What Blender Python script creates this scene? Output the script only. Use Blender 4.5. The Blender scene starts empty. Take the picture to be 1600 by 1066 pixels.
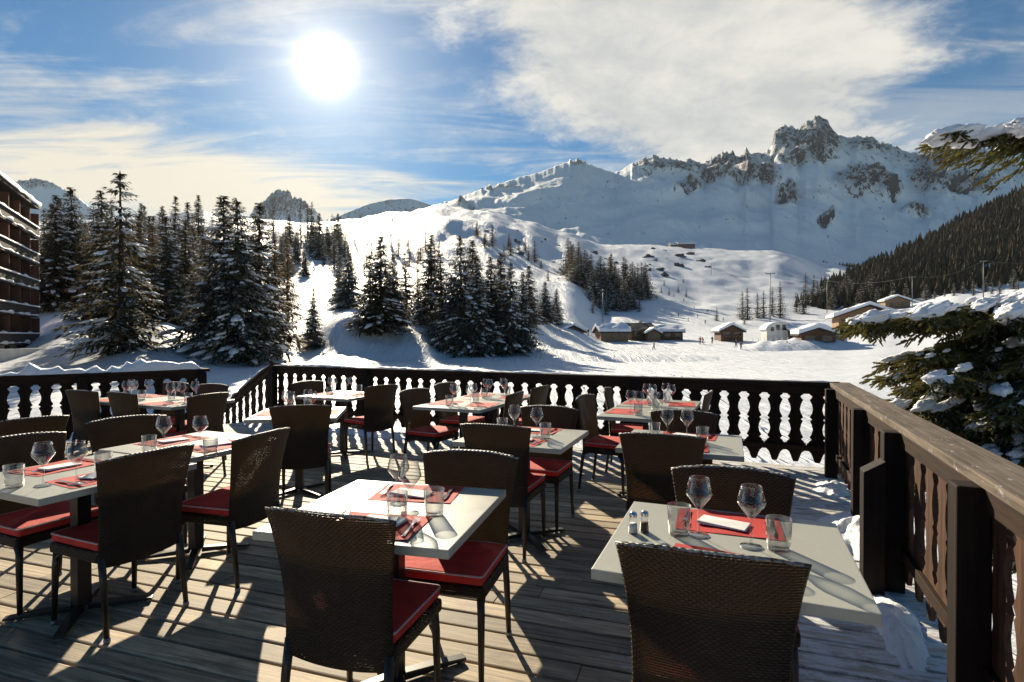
import bpy, bmesh, math, random
from mathutils import Vector, Matrix, noise
R = math.radians
random.seed(7)
S = bpy.context.scene
HAZE = 2.6e-5
COL = S.collection

# ------------------------------------------------------------------ camera
CAM = 1.48            # eye height above the terrace boards
HY, F = 525.0, 880.0  # horizon row and focal length measured on the 1600 px photo
cam_d = bpy.data.cameras.new('camera')
cam_d.sensor_width = 36.0
cam_d.lens = 36.0 * F / 1600.0
cam_d.clip_start = 0.05
cam_d.clip_end = 30000
cam = bpy.data.objects.new('camera', cam_d)
COL.objects.link(cam)
cam.location = (0, 0, CAM)
cam.rotation_euler = (R(90) - math.atan(8.0 / F), 0, 0)
S.camera = cam

def gp(px, py, z=0.0):
    d = (CAM - z) * F / (py - HY)
    return Vector(((px - 800) / F * d, d, z))
def dp(px, py, d):
    return Vector(((px - 800) / F * d, d, CAM + (HY - py) / F * d))

# ------------------------------------------------------------------ render settings
S.view_settings.view_transform = 'Standard'
S.view_settings.look = 'None'
S.view_settings.gamma = 1
S.view_settings.exposure = 1.0
S.cycles.use_denoising = True
S.cycles.max_bounces = 8
S.cycles.transparent_max_bounces = 24
S.cycles.sample_clamp_indirect = 4.0
S.cycles.caustics_reflective = False
S.cycles.caustics_refractive = False

# ------------------------------------------------------------------ node helpers
class NT:
    def __init__(self, tree):
        self.t = tree; self.n = tree.nodes; self.l = tree.links
    def node(self, typ, **kw):
        nd = self.n.new(typ)
        for k, v in kw.items():
            if hasattr(nd, k) and k not in nd.inputs: setattr(nd, k, v)
        return nd
    def put(self, sock, v):
        if isinstance(v, bpy.types.NodeSocket): self.l.new(v, sock)
        elif v is not None: sock.default_value = v
    def m(self, op, a, b=None, c=None, clamp=False):
        nd = self.n.new('ShaderNodeMath'); nd.operation = op; nd.use_clamp = clamp
        self.put(nd.inputs[0], a)
        if b is not None: self.put(nd.inputs[1], b)
        if c is not None: self.put(nd.inputs[2], c)
        return nd.outputs[0]
    def mix(self, f, a, b, blend='MIX'):
        nd = self.n.new('ShaderNodeMix'); nd.data_type = 'RGBA'; nd.blend_type = blend
        self.put(nd.inputs['Factor'], f)
        self.put(nd.inputs[6], a if isinstance(a, bpy.types.NodeSocket) else (*a, 1) if len(a) == 3 else a)
        self.put(nd.inputs[7], b if isinstance(b, bpy.types.NodeSocket) else (*b, 1) if len(b) == 3 else b)
        return nd.outputs[2]
    def noise(self, vec, scale, detail=4, rough=.55, dist=0):
        nd = self.n.new('ShaderNodeTexNoise')
        if vec is not None: self.l.new(vec, nd.inputs['Vector'])
        nd.inputs['Scale'].default_value = scale; nd.inputs['Detail'].default_value = detail
        nd.inputs['Roughness'].default_value = rough; nd.inputs['Distortion'].default_value = dist
        return nd.outputs['Fac']
    def ramp(self, f, lo, hi):          # smooth 0..1 between lo and hi
        nd = self.n.new('ShaderNodeMapRange'); nd.interpolation_type = 'SMOOTHSTEP'
        self.put(nd.inputs[0], f); nd.inputs[1].default_value = lo; nd.inputs[2].default_value = hi
        return nd.outputs[0]
    def mapping(self, vec, scale=(1, 1, 1), rot=(0, 0, 0), loc=(0, 0, 0)):
        nd = self.n.new('ShaderNodeMapping'); self.l.new(vec, nd.inputs['Vector'])
        nd.inputs['Scale'].default_value = scale; nd.inputs['Rotation'].default_value = rot
        nd.inputs['Location'].default_value = loc
        return nd.outputs[0]
    def bump(self, h, strength=.3, dist=.01, normal=None):
        nd = self.n.new('ShaderNodeBump'); self.l.new(h, nd.inputs['Height'])
        nd.inputs['Strength'].default_value = strength; nd.inputs['Distance'].default_value = dist
        if normal is not None: self.l.new(normal, nd.inputs['Normal'])
        return nd.outputs[0]

def new_mat(name):
    m = bpy.data.materials.new(name); m.use_nodes = True
    t = NT(m.node_tree); b = m.node_tree.nodes['Principled BSDF']
    out = m.node_tree.nodes['Material Output']
    return m, t, b, out
def coords(t, which='Object'):
    return t.n.new('ShaderNodeTexCoord').outputs[which]

def simple(name, col, rough=.6, var=.25, scale=8, bump=0, bscale=40, bdist=.004, metal=0, spec=.5, stretch=(1, 1, 1), coord='Object'):
    m, t, b, o = new_mat(name)
    v = t.mapping(coords(t, coord), stretch)
    n = t.noise(v, scale, 5)
    lo = tuple(c * (1 - var) for c in col); hi = tuple(min(1, c * (1 + var)) for c in col)
    t.put(b.inputs['Base Color'], t.mix(t.ramp(n, .3, .7), lo, hi))
    b.inputs['Roughness'].default_value = rough; b.inputs['Metallic'].default_value = metal
    b.inputs['Specular IOR Level'].default_value = spec
    if bump:
        t.put(b.inputs['Normal'], t.bump(t.noise(v, bscale, 4), bump, bdist))
    return m

def snow_mat(name, bscale, bdist, col=(.84, .86, .90), big=None, strength=.6):
    m, t, b, o = new_mat(name)
    v = coords(t)
    h = t.noise(v, bscale, 7, .6)
    if big:
        h = t.m('ADD', h, t.m('MULTIPLY', t.noise(v, big, 4), 3.0))
        h = t.m('ADD', h, t.m('MULTIPLY', t.noise(t.mapping(v, (1, .10, .3), (0, 0, R(-14))), .45, 6, .7), 1.7))
        h = t.m('ADD', h, t.m('MULTIPLY', t.ramp(t.noise(t.mapping(v, (1, .06, .2), (0, 0, R(20)), (7, 3, 0)), .8, 3, .6, 1.5), .52, .56), .8))
    n2 = t.noise(v, bscale * .3, 3)
    t.put(b.inputs['Base Color'], t.mix(n2, tuple(c * .95 for c in col), col))
    b.inputs['Roughness'].default_value = .55; b.inputs['Specular IOR Level'].default_value = .25
    t.put(b.inputs['Normal'], t.bump(h, strength, bdist))
    return m

def wood_mat(name, dark, light, rough=.75, grain=(2.0, 60, 60), bump=.5, frost=0.0, patch=None, frost_scale=14):
    m, t, b, o = new_mat(name)
    co = coords(t)
    v = t.mapping(co, grain)
    g = t.noise(v, 1.0, 8, .65, .4)
    g2 = t.noise(co, 3.5, 4)
    f = t.m('ADD', t.m('MULTIPLY', g, .75), t.m('MULTIPLY', g2, .3))
    c = t.mix(t.ramp(f, .3, .75), dark, light)
    if patch: c = t.mix(t.ramp(t.noise(co, 1.6, 5, .7), .5, .75), c, patch)
    if frost:
        fr = t.noise(t.mapping(co, (.6, 1.6, 1)), frost_scale, 8, .75)
        c = t.mix(t.m('MULTIPLY', t.ramp(fr, .62 - frost * .2, .74), .8), c, (.72, .76, .82))
    t.put(b.inputs['Base Color'], c)
    b.inputs['Roughness'].default_value = rough; b.inputs['Specular IOR Level'].default_value = .18
    t.put(b.inputs['Normal'], t.bump(g, bump, .004))
    return m

M = {}
M['snow'] = snow_mat('snow_ground', .5, .35, col=(.72, .76, .82), big=.05)
M['snow_far'] = snow_mat('snow_far', .02, 6.0)
M['snow_near'] = snow_mat('snow_near', 14, .03, strength=.8)
M['snow_tree'] = snow_mat('snow_on_branches', 6, .03)
M['rail_dark'] = wood_mat('stained_wood', (.007, .0045, .003), (.030, .016, .010), grain=(30, 30, 2.0))
M['rail_long'] = wood_mat('stained_beam', (.010, .0055, .0035), (.042, .022, .014), grain=(2.0, 40, 40))
M['rail_warm'] = wood_mat('side_lit_board', (.022, .011, .007), (.12, .062, .038), grain=(30, 30, 2.0))  # lighter brown than the back railing's boards: side light put into the colour
M['cap'] = wood_mat('weathered_cap', (.060, .047, .038), (.21, .17, .135), grain=(2.0, 45, 45), patch=(.17, .11, .075), frost=.25, frost_scale=20)
M['post_dark'] = wood_mat('black_stained_post', (.006, .004, .0035), (.020, .012, .009), grain=(30, 30, 2.0))
M['metal_black'] = simple('black_metal', (.012, .012, .013), .42, .3, 20)
M['leg_metal'] = simple('brown_black_metal', (.018, .014, .012), .4, .3, 20)
M['glide'] = simple('steel_glide', (.25, .25, .25), .45, .2, 30, metal=.8)
M['cushion'] = simple('red_canvas', (.50, .030, .022), .85, .16, 14, bump=.7, bscale=11, bdist=.012)
M['piping'] = simple('pale_piping', (.48, .36, .36), .7, .15, 40)
M['mat_red'] = simple('red_paper', (.50, .045, .04), .75, .12, 9, spec=.2, bump=.2, bscale=25, bdist=.004)
M['cutlery'] = simple('cutlery_steel', (.72, .72, .72), .16, .08, 50, metal=1.0)
M['salt'] = simple('salt_grains', (.75, .75, .72), .8, .1, 200)
M['pepper'] = simple('pepper_grains', (.10, .07, .05), .9, .4, 300)
M['napkin'] = simple('white_napkin', (.75, .74, .72), .8, .06, 20, bump=.3, bscale=60, bdist=.002)
M['bark'] = simple('bark', (.065, .045, .032), .9, .45, 9, bump=.8, bscale=30, bdist=.02, stretch=(1, 1, .3))
M['chalet_wood'] = simple('chalet_timber', (.11, .055, .030), .8, .4, 1.5, bump=.5, bscale=5, bdist=.03, stretch=(1, 1, 4))
M['chalet_light'] = simple('larch_timber', (.24, .14, .075), .8, .3, 1.5, stretch=(1, 1, 4))
M['chalet_white'] = simple('pale_render', (.70, .67, .62), .8, .12, 1.0)
M['window'] = simple('dark_glass', (.02, .025, .03), .08, .3, 1)
M['roof_dark'] = simple('dark_shingle', (.05, .04, .038), .8, .35, 1.2)
M['hotel_wall'] = simple('hotel_cladding', (.14, .062, .036), .8, .4, 1.2, stretch=(1, 1, .2))
M['hotel_dark'] = simple('hotel_balustrade', (.024, .014, .010), .75, .4, 2, stretch=(1, 1, .3))
M['concrete'] = simple('pale_concrete', (.50, .48, .45), .85, .18, .6)
M['steel'] = simple('grey_steel', (.12, .13, .14), .5, .25, 2, metal=.4)
M['skin'] = simple('skin', (.5, .3, .22), .6, .1, 5)

def foliage(name, a, b_, tr=.22, scale=1.5, dust=.0, dscale=5):
    m, t, b, o = new_mat(name)
    co = coords(t)
    n = t.noise(co, scale, 5, .6)
    c = t.mix(t.ramp(n, .3, .7), a, b_)
    if dust:
        geo = t.n.new('ShaderNodeNewGeometry'); gs = t.n.new('ShaderNodeSeparateXYZ'); t.l.new(geo.outputs['Normal'], gs.inputs[0])
        dm = t.m('MULTIPLY', t.ramp(t.noise(co, dscale, 5, .75), .62 - .1 * dust, .70 - .1 * dust), t.ramp(t.m('ABSOLUTE', gs.outputs[2]), .35, .7))
        c = t.mix(t.m('MULTIPLY', dm, .85), c, (.70, .73, .78))
    t.put(b.inputs['Base Color'], c); b.inputs['Roughness'].default_value = .75
    b.inputs['Specular IOR Level'].default_value = .2
    tl = t.n.new('ShaderNodeBsdfTranslucent'); t.put(tl.inputs['Color'], t.mix(.5, c, (.16, .11, .03)))
    mx = t.n.new('ShaderNodeMixShader'); mx.inputs[0].default_value = tr
    t.l.new(b.outputs[0], mx.inputs[1]); t.l.new(tl.outputs[0], mx.inputs[2]); t.l.new(mx.outputs[0], o.inputs['Surface'])
    return m
M['needle'] = foliage('spruce_needles', (.018, .022, .013), (.065, .064, .034), .22, 1.5, .9, 3.5)
M['needle_warm'] = foliage('spruce_needles_warm', (.030, .025, .013), (.10, .074, .036), .3, 1.5, .6, 3.5)
M['larch'] = foliage('larch_twigs', (.06, .040, .022), (.15, .10, .055), .3, 1.5, .4, 3.5)
M['needle_near'] = foliage('spruce_needles_near', (.030, .038, .014), (.15, .155, .050), .35, 2.5, .9, 16)

def forest_mat():
    m, t, b, o = new_mat('far_forest')
    co = coords(t)
    n = t.noise(co, .25, 6, .7)
    geo = t.n.new('ShaderNodeNewGeometry')
    sp = t.n.new('ShaderNodeSeparateXYZ'); t.l.new(geo.outputs['Normal'], sp.inputs[0])
    c = t.mix(t.ramp(n, .3, .7), (.022, .020, .013), (.075, .058, .034))
    sn = t.m('MULTIPLY', t.ramp(t.noise(co, .55, 5, .75), .56, .68), t.ramp(t.m('ABSOLUTE', sp.outputs[2]), .15, .5))
    t.put(b.inputs['Base Color'], t.mix(sn, c, (.6, .62, .66)))
    b.inputs['Roughness'].default_value = .85; b.inputs['Specular IOR Level'].default_value = .1
    return m
M['forest'] = forest_mat()

def rock_mat():
    m, t, b, o = new_mat('alpine_rock_and_snow')
    co = coords(t)
    at = t.n.new('ShaderNodeAttribute'); at.attribute_name = 'rock'
    n = t.noise(t.mapping(co, (1, .6, .75), (0, R(18), 0)), .030, 8, .78)
    n2 = t.noise(t.mapping(co, (1, .6, .6), (0, R(15), 0)), .075, 5, .75)
    n3 = t.noise(t.mapping(co, (1, .5, .6), (0, R(-22), 0)), .016, 7, .7)
    h = t.m('ADD', t.m('MULTIPLY', n, 1.0), t.m('MULTIPLY', n3, 1.2))
    at2 = t.ramp(at.outputs['Fac'], .12, .6)
    nb = t.n.new('ShaderNodeBump'); t.l.new(h, nb.inputs['Height']); nb.inputs['Strength'].default_value = 1.0; nb.inputs['Distance'].default_value = 60.0
    nz = t.n.new('ShaderNodeSeparateXYZ'); t.l.new(nb.outputs[0], nz.inputs[0])
    steep = t.m('SUBTRACT', .80, nz.outputs[2])
    f = t.ramp(t.m('ADD', t.m('MULTIPLY', at.outputs['Fac'], .80), t.m('ADD', t.m('MULTIPLY', steep, .55), t.m('ADD', t.m('MULTIPLY', t.m('SUBTRACT', n2, .5), 3.0), t.m('MULTIPLY', t.m('SUBTRACT', n, .5), 1.6)))), .56, .64)
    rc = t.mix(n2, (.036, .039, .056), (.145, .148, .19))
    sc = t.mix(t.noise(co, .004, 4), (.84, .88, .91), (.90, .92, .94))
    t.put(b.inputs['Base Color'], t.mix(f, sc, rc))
    b.inputs['Roughness'].default_value = .75; b.inputs['Specular IOR Level'].default_value = .2
    hh = t.m('MULTIPLY', h, t.m('ADD', .22, t.m('MULTIPLY', at2, .78)))
    t.put(b.inputs['Normal'], t.bump(t.m('ADD', hh, t.m('MULTIPLY', t.m('MULTIPLY', n2, f), .3)), .9, 40.0))
    return m
M['rock'] = rock_mat()

def glass_mat():
    m, t, b, o = new_mat('clear_glass')
    co = coords(t)
    tr = t.n.new('ShaderNodeBsdfTransparent'); tr.inputs[0].default_value = (.93, .94, .94, 1)
    gl = t.n.new('ShaderNodeBsdfGlossy'); gl.inputs['Roughness'].default_value = .02
    lw = t.n.new('ShaderNodeLayerWeight'); lw.inputs[0].default_value = .35
    f = t.m('ADD', t.m('MULTIPLY', lw.outputs['Facing'], .95), t.m('MULTIPLY', t.noise(co, 30, 2), .06))
    f = t.m('POWER', f, 1.35)
    mx = t.n.new('ShaderNodeMixShader'); t.l.new(f, mx.inputs[0])
    t.l.new(tr.outputs[0], mx.inputs[1]); t.l.new(gl.outputs[0], mx.inputs[2]); t.l.new(mx.outputs[0], o.inputs['Surface'])
    m.node_tree.nodes.remove(b)
    return m
M['glass'] = glass_mat()

def wicker_mat():
    m, t, b, o = new_mat('woven_wicker')
    uv = t.n.new('ShaderNodeUVMap').outputs[0]
    sp = t.n.new('ShaderNodeSeparateXYZ'); t.l.new(uv, sp.inputs[0])
    U = t.m('DIVIDE', sp.outputs[0], .0105); V = t.m('DIVIDE', sp.outputs[1], .0082)
    wob = t.m('SUBTRACT', t.noise(coords(t), 9, 3), .5)
    U = t.m('ADD', U, t.m('MULTIPLY', wob, .7)); V = t.m('ADD', V, t.m('MULTIPLY', wob, .5))
    row = t.m('FLOOR', V); fv = t.m('FRACT', V)
    wave = t.m('SINE', t.m('MULTIPLY', t.m('ADD', U, row), math.pi))
    h = t.m('MULTIPLY', t.m('SINE', t.m('MULTIPLY', fv, math.pi)), t.m('ADD', .58, t.m('MULTIPLY', wave, .42)))
    co = coords(t)
    n = t.noise(co, 7, 4)
    br = t.mix(t.ramp(n, .3, .7), (.024, .015, .010), (.058, .037, .022))
    c = t.mix(t.ramp(h, .25, .8), (.004, .003, .003), br)
    frz = t.m('MULTIPLY', t.ramp(t.noise(co, 55, 6, .8), .66, .74), t.ramp(n, .45, .65))
    c = t.mix(t.m('MULTIPLY', frz, .25), c, (.55, .57, .62))
    geo = t.n.new('ShaderNodeNewGeometry'); gs = t.n.new('ShaderNodeSeparateXYZ'); t.l.new(geo.outputs['True Normal'], gs.inputs[0])
    cz = t.n.new('ShaderNodeSeparateXYZ'); t.l.new(co, cz.inputs[0])
    top = t.m('MULTIPLY', t.m('MULTIPLY', t.ramp(gs.outputs[2], .35, .8), t.ramp(cz.outputs[2], .80, .86)), t.ramp(t.noise(co, 45, 5, .7), .40, .55))
    c = t.mix(t.m('MULTIPLY', top, .7), c, (.55, .56, .58))
    t.put(b.inputs['Base Color'], c); b.inputs['Roughness'].default_value = .5
    b.inputs['Specular IOR Level'].default_value = .35
    t.put(b.inputs['Normal'], t.bump(h, 1.0, .004))
    tl = t.n.new('ShaderNodeBsdfTranslucent'); tl.inputs[0].default_value = (.27, .175, .06, 1)
    mx = t.n.new('ShaderNodeMixShader'); t.put(mx.inputs[0], t.m('MULTIPLY', t.ramp(h, .75, .1), .22))
    t.l.new(b.outputs[0], mx.inputs[1]); t.l.new(tl.outputs[0], mx.inputs[2])
    tp = t.n.new('ShaderNodeBsdfTransparent')
    mx2 = t.n.new('ShaderNodeMixShader'); t.put(mx2.inputs[0], t.m('MULTIPLY', t.m('LESS_THAN', h, .05), .6))
    t.l.new(mx.outputs[0], mx2.inputs[1]); t.l.new(tp.outputs[0], mx2.inputs[2]); t.l.new(mx2.outputs[0], o.inputs['Surface'])
    return m
M['wicker'] = wicker_mat()

def table_mat():
    m, t, b, o = new_mat('grey_green_laminate')
    co = coords(t)
    n = t.noise(co, 60, 6, .7); n2 = t.noise(co, 4, 5, .7)
    c = t.mix(n, (.34, .345, .30), (.42, .42, .365))
    fr = t.ramp(n2, .55, .8)
    c = t.mix(t.m('MULTIPLY', fr, .35), c, (.60, .62, .60))
    t.put(b.inputs['Base Color'], c)
    t.put(b.inputs['Roughness'], t.m('ADD', .26, t.m('MULTIPLY', n2, .25)))
    t.put(b.inputs['Normal'], t.bump(n, .15, .001))
    return m
M['table'] = table_mat()

def deck_mat():
    m, t, b, o = new_mat('frosted_deck_boards')
    co = coords(t)
    at = t.n.new('ShaderNodeAttribute'); at.attribute_name = 'tone'
    v = t.mapping(co, (2.2, 42, 42))
    g = t.noise(v, 1.0, 8, .68, .5)
    c = t.mix(t.ramp(g, .25, .78), (.15, .128, .10), (.72, .60, .42))
    c = t.mix(1.0, c, t.mix(at.outputs['Fac'], (.50, .50, .50), (1.2, 1.14, 1.06)), 'MULTIPLY')
    crk = t.ramp(t.noise(t.mapping(co, (1.1, 70, 70)), 1.0, 6, .7, .8), .60, .68)
    c = t.mix(t.m('MULTIPLY', crk, .75), c, (.035, .030, .026))
    st = t.ramp(t.noise(t.mapping(co, (1, 1.8, 1)), 2.2, 7, .72), .48, .72)
    c = t.mix(t.m('MULTIPLY', st, .55), c, (.10, .085, .07))
    # trodden snow and frost: thickest along the right-hand and far railings
    fr = t.m('ADD', t.m('MULTIPLY', t.noise(t.mapping(co, (1.0, 2.6, 1)), 2.4, 9, .80), .72), t.m('MULTIPLY', t.noise(co, 38, 6, .8), .30))
    edge = t.n.new('ShaderNodeAttribute'); edge.attribute_name = 'frost'
    s = t.ramp(t.m('ADD', fr, t.m('MULTIPLY', edge.outputs['Fac'], .50)), .555, .76)
    s = t.m('MULTIPLY', s, t.m('ADD', .25, t.m('MULTIPLY', t.ramp(t.noise(t.mapping(co, (6, 22, 6)), 1.0, 8, .75), .40, .56), .75)))
    c = t.mix(t.m('MULTIPLY', s, .86), c, (.72, .76, .82))
    t.put(b.inputs['Base Color'], c)
    t.put(b.inputs['Roughness'], t.m('ADD', .50, t.m('MULTIPLY', g, .35)))
    b.inputs['Specular IOR Level'].default_value = .3
    t.put(b.inputs['Normal'], t.bump(t.m('ADD', g, t.m('MULTIPLY', s, .8)), .45, .004))
    return m
M['deck'] = deck_mat()

# ------------------------------------------------------------------ mesh helpers
class MB:
    def __init__(self):
        self.v = []; self.f = []; self.uv = {}
    def add(self, vs, fs, uvs=None):
        o = len(self.v); self.v += [Vector(p) for p in vs]
        for f in fs: self.f.append(tuple(i + o for i in f))
        if uvs:
            for i, u in enumerate(uvs): self.uv[o + i] = u
        return self
    def box(self, lo, hi, mtx=None):
        x0, y0, z0 = lo; x1, y1, z1 = hi
        vs = [Vector(p) for p in ((x0,y0,z0),(x1,y0,z0),(x1,y1,z0),(x0,y1,z0),(x0,y0,z1),(x1,y0,z1),(x1,y1,z1),(x0,y1,z1))]
        if mtx is not None: vs = [mtx @ p for p in vs]
        return self.add(vs, [(3,2,1,0),(4,5,6,7),(0,1,5,4),(1,2,6,5),(2,3,7,6),(3,0,4,7)])
    def tube(self, pts, rad, n=8, cap=True, closed=False):
        pts = [Vector(p) for p in pts]; k = len(pts)
        if not isinstance(rad, (list, tuple)): rad = [rad] * k
        vs = []; ref = None
        for i, p in enumerate(pts):
            if closed: d = pts[(i + 1) % k] - pts[i - 1]
            else: d = pts[min(i + 1, k - 1)] - pts[max(i - 1, 0)]
            d.normalize()
            if ref is None:
                ref = Vector((0, 0, 1)) if abs(d.z) < .9 else Vector((1, 0, 0))
            a = d.cross(ref).normalized(); b = a.cross(d).normalized(); ref = b
            for j in range(n):
                an = 2 * math.pi * j / n
                vs.append(p + (a * math.cos(an) + b * math.sin(an)) * rad[i])
        fs = []
        for i in range(k if closed else k - 1):
            for j in range(n):
                i2 = (i + 1) % k
                fs.append((i*n + j, i*n + (j+1) % n, i2*n + (j+1) % n, i2*n + j))
        if cap and not closed:
            fs.append(tuple(reversed(range(n)))); fs.append(tuple((k-1)*n + j for j in range(n)))
        return self.add(vs, fs)
    def lathe(self, prof, n=20, at=(0, 0, 0)):
        at = Vector(at); vs = []
        for r, z in prof:
            for j in range(n):
                an = 2 * math.pi * j / n
                vs.append(at + Vector((r * math.cos(an), r * math.sin(an), z)))
        fs = [(i*n + j, i*n + (j+1) % n, (i+1)*n + (j+1) % n, (i+1)*n + j) for i in range(len(prof)-1) for j in range(n)]
        return self.add(vs, fs)
    def prism(self, poly, y0, y1):      # polygon in x,z pushed along y
        n = len(poly)
        vs = [(x, y0, z) for x, z in poly] + [(x, y1, z) for x, z in poly]
        fs = [tuple(range(n)), tuple(reversed(range(n, 2*n)))] + [(i, i+n, (i+1) % n + n, (i+1) % n) for i in range(n)]
        return self.add(vs, fs)
    def blob(self, c, rx, ry, rz, seed=0, rough=.25, rings=5, n=8, mtx=None):
        c = Vector(c); vs = []; fs = []
        for i in range(rings + 1):
            th = math.pi * i / rings
            for j in range(n):
                ph = 2 * math.pi * j / n
                d = Vector((math.sin(th)*math.cos(ph), math.sin(th)*math.sin(ph), math.cos(th)))
                k = 1 + rough * noise.noise(d * 1.7 + Vector((seed * 3.1, seed * 1.7, seed))) + rough * .45 * noise.noise(d * 4.6 + Vector((seed, seed * 2.3, 7)))
                p = Vector((d.x*rx*k, d.y*ry*k, d.z*rz*k))
                vs.append(c + (mtx @ p if mtx is not None else p))
        for i in range(rings):
            for j in range(n): fs.append((i*n+j, (i+1)*n+j, (i+1)*n+(j+1) % n, i*n+(j+1) % n))
        return self.add(vs, fs)
    def mesh(self, name, mat, smooth=False, bevel=0, seg=2):
        me = bpy.data.meshes.new(name)
        me.from_pydata([tuple(p) for p in self.v], [], self.f)
        if self.uv:
            ul = me.uv_layers.new(name='UVMap')
            for lp in me.loops: ul.data[lp.index].uv = self.uv.get(lp.vertex_index, (0, 0))
        if bevel or not smooth:
            bm = bmesh.new(); bm.from_mesh(me)
            bmesh.ops.recalc_face_normals(bm, faces=bm.faces)
            if bevel:
                es = [e for e in bm.edges if len(e.link_faces) == 2 and e.calc_face_angle(0) > .5]
                bmesh.ops.bevel(bm, geom=es, offset=bevel, segments=seg, affect='EDGES', profile=.6)
            bm.to_mesh(me); bm.free()
        for m in (mat if isinstance(mat, (list, tuple)) else [mat]): me.materials.append(m)
        if smooth:
            for p in me.polygons: p.use_smooth = True
        me.update()
        return me
    def build(self, name, mat, parent=None, **kw):
        return link(name, self.mesh(name, mat, **kw), parent)

def link(name, data, parent=None):
    o = bpy.data.objects.new(name, data); COL.objects.link(o)
    if parent is not None: o.parent = parent
    return o
def empty(name, loc=(0, 0, 0), rz=0.0):
    o = bpy.data.objects.new(name, None); COL.objects.link(o)
    o.location = loc; o.rotation_euler = (0, 0, rz); o.empty_display_size = .1
    return o
def tag(o, label=None, cat=None, group=None, kind=None):
    for k, v in (('label', label), ('category', cat), ('group', group), ('kind', kind)):
        if v is not None: o[k] = v
    return o
def copy_tree(o, parent=None):
    c = o.copy(); COL.objects.link(c)
    if parent is not None: c.parent = parent
    for ch in list(o.children): copy_tree(ch, c)
    return c
def heading(h):     # rotation about Z so that local +Y points along compass heading h (degrees, clockwise from +Y)
    return R(-h)

# ------------------------------------------------------------------ sky and sun
SUN = Vector(((510 - 800) / F, 1.0, (HY - 105) / F)).normalized()
SUN_EL = math.asin(SUN.z); SUN_AZ = math.atan2(SUN.x, SUN.y)
sl = bpy.data.lights.new('sun', 'SUN'); sl.energy = 5.0; sl.angle = R(.5); sl.color = (1.0, .86, .64)
so = bpy.data.objects.new('sun', sl); COL.objects.link(so)
so.rotation_euler = (-SUN).to_track_quat('-Z', 'Y').to_euler()
so.location = (-10, 30, 20)

W = bpy.data.worlds.new('World'); S.world = W; W.use_nodes = True
w = NT(W.node_tree)
for nd in list(w.n): w.n.remove(nd)
sky = w.n.new('ShaderNodeTexSky'); sky.sky_type = 'NISHITA'; sky.sun_disc = False
sky.sun_elevation = SUN_EL; sky.sun_rotation = SUN_AZ
sky.altitude = 1800; sky.air_density = 1.1; sky.dust_density = .3; sky.ozone_density = 2.5
co = w.n.new('ShaderNodeTexCoord').outputs['Generated']
sx = w.n.new('ShaderNodeSeparateXYZ'); w.l.new(co, sx.inputs[0])
X, Y, Z = sx.outputs
hs = w.n.new('ShaderNodeHueSaturation'); w.l.new(sky.outputs[0], hs.inputs['Color'])
hs.inputs['Saturation'].default_value = 1.55; hs.inputs['Value'].default_value = .56
az = w.m('ARCTAN2', X, Y)                                   # radians, 0 straight ahead, + right
el = w.m('ARCSINE', Z)
def cl(vec_scale, loc=(0, 0, 0), sc=1.0, detail=8, rough=.6, dist=.3, rot=0):
    cm = w.n.new('ShaderNodeCombineXYZ')
    zz = w.m('ADD', w.m('MAXIMUM', Z, 0.0), .12)
    w.l.new(w.m('DIVIDE', X, zz), cm.inputs[0]); w.l.new(w.m('DIVIDE', Y, zz), cm.inputs[1])
    return w.noise(w.mapping(cm.outputs[0], vec_scale, (0, 0, rot), loc), sc, detail, rough, dist)
# bank of cloud over the mountains on the right
def blobm(a0, e0, ra, re, tilt=0.0):
    da = w.m('SUBTRACT', az, a0); de = w.m('SUBTRACT', el, e0)
    u_ = w.m('DIVIDE', w.m('ADD', da, w.m('MULTIPLY', de, tilt)), ra)
    v_ = w.m('DIVIDE', de, re)
    return w.m('SUBTRACT', 1.0, w.m('SQRT', w.m('ADD', w.m('MULTIPLY', u_, u_), w.m('MULTIPLY', v_, v_))))
n_a = cl((1, 1, 1), (3.1, .4, 0), 1.6, 9, .62, .6)
n_b = cl((.8, 3.4, 1), (1.7, 5.2, 0), 1.3, 8, .62, .9, R(-12))
n_c = cl((1, 1, 1), (0.3, 7.7, 0), 5.0, 8, .68, .2)
tex = w.m('ADD', w.m('MULTIPLY', n_a, .6), w.m('MULTIPLY', n_c, .4))
big = blobm(R(16.5), R(25), R(23), R(15.5), .75)
big = w.ramp(w.m('ADD', big, w.m('MULTIPLY', w.m('SUBTRACT', tex, .5), 1.5)), .06, .42)
big2 = w.ramp(w.m('ADD', blobm(R(35), R(17), R(22), R(6), .3), w.m('MULTIPLY', w.m('SUBTRACT', n_b, .5), 2.2)), .1, .9)
low = blobm(R(-30), R(12.5), R(36), R(6.5), -.1)
low = w.ramp(w.m('ADD', low, w.m('MULTIPLY', w.m('SUBTRACT', n_b, .5), 1.8)), .02, .75)
wisp = w.m('MULTIPLY', w.ramp(w.m('ADD', w.m('MULTIPLY', n_b, .75), w.m('MULTIPLY', n_c, .25)), .43, .70), .70)
cover = w.m('MAXIMUM', w.m('MULTIPLY', big, .94), w.m('MAXIMUM', w.m('MULTIPLY', big2, .38), w.m('MAXIMUM', w.m('MULTIPLY', low, .9), wisp)))
cover = w.m('MULTIPLY', w.m('MULTIPLY', cover, w.ramp(Z, -.02, .06)), w.ramp(Y, -.25, .35))
ccol = w.mix(w.ramp(tex, .36, .64), (3.8, 3.85, 3.8), (6.0, 5.7, 5.1))
ccol = w.mix(low, ccol, (6.2, 5.5, 4.3))
skyb = w.mix(1.0, hs.outputs[0], (.74, 1.0, .92), 'MULTIPLY')
skyc = w.mix(cover, skyb, ccol)
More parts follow.
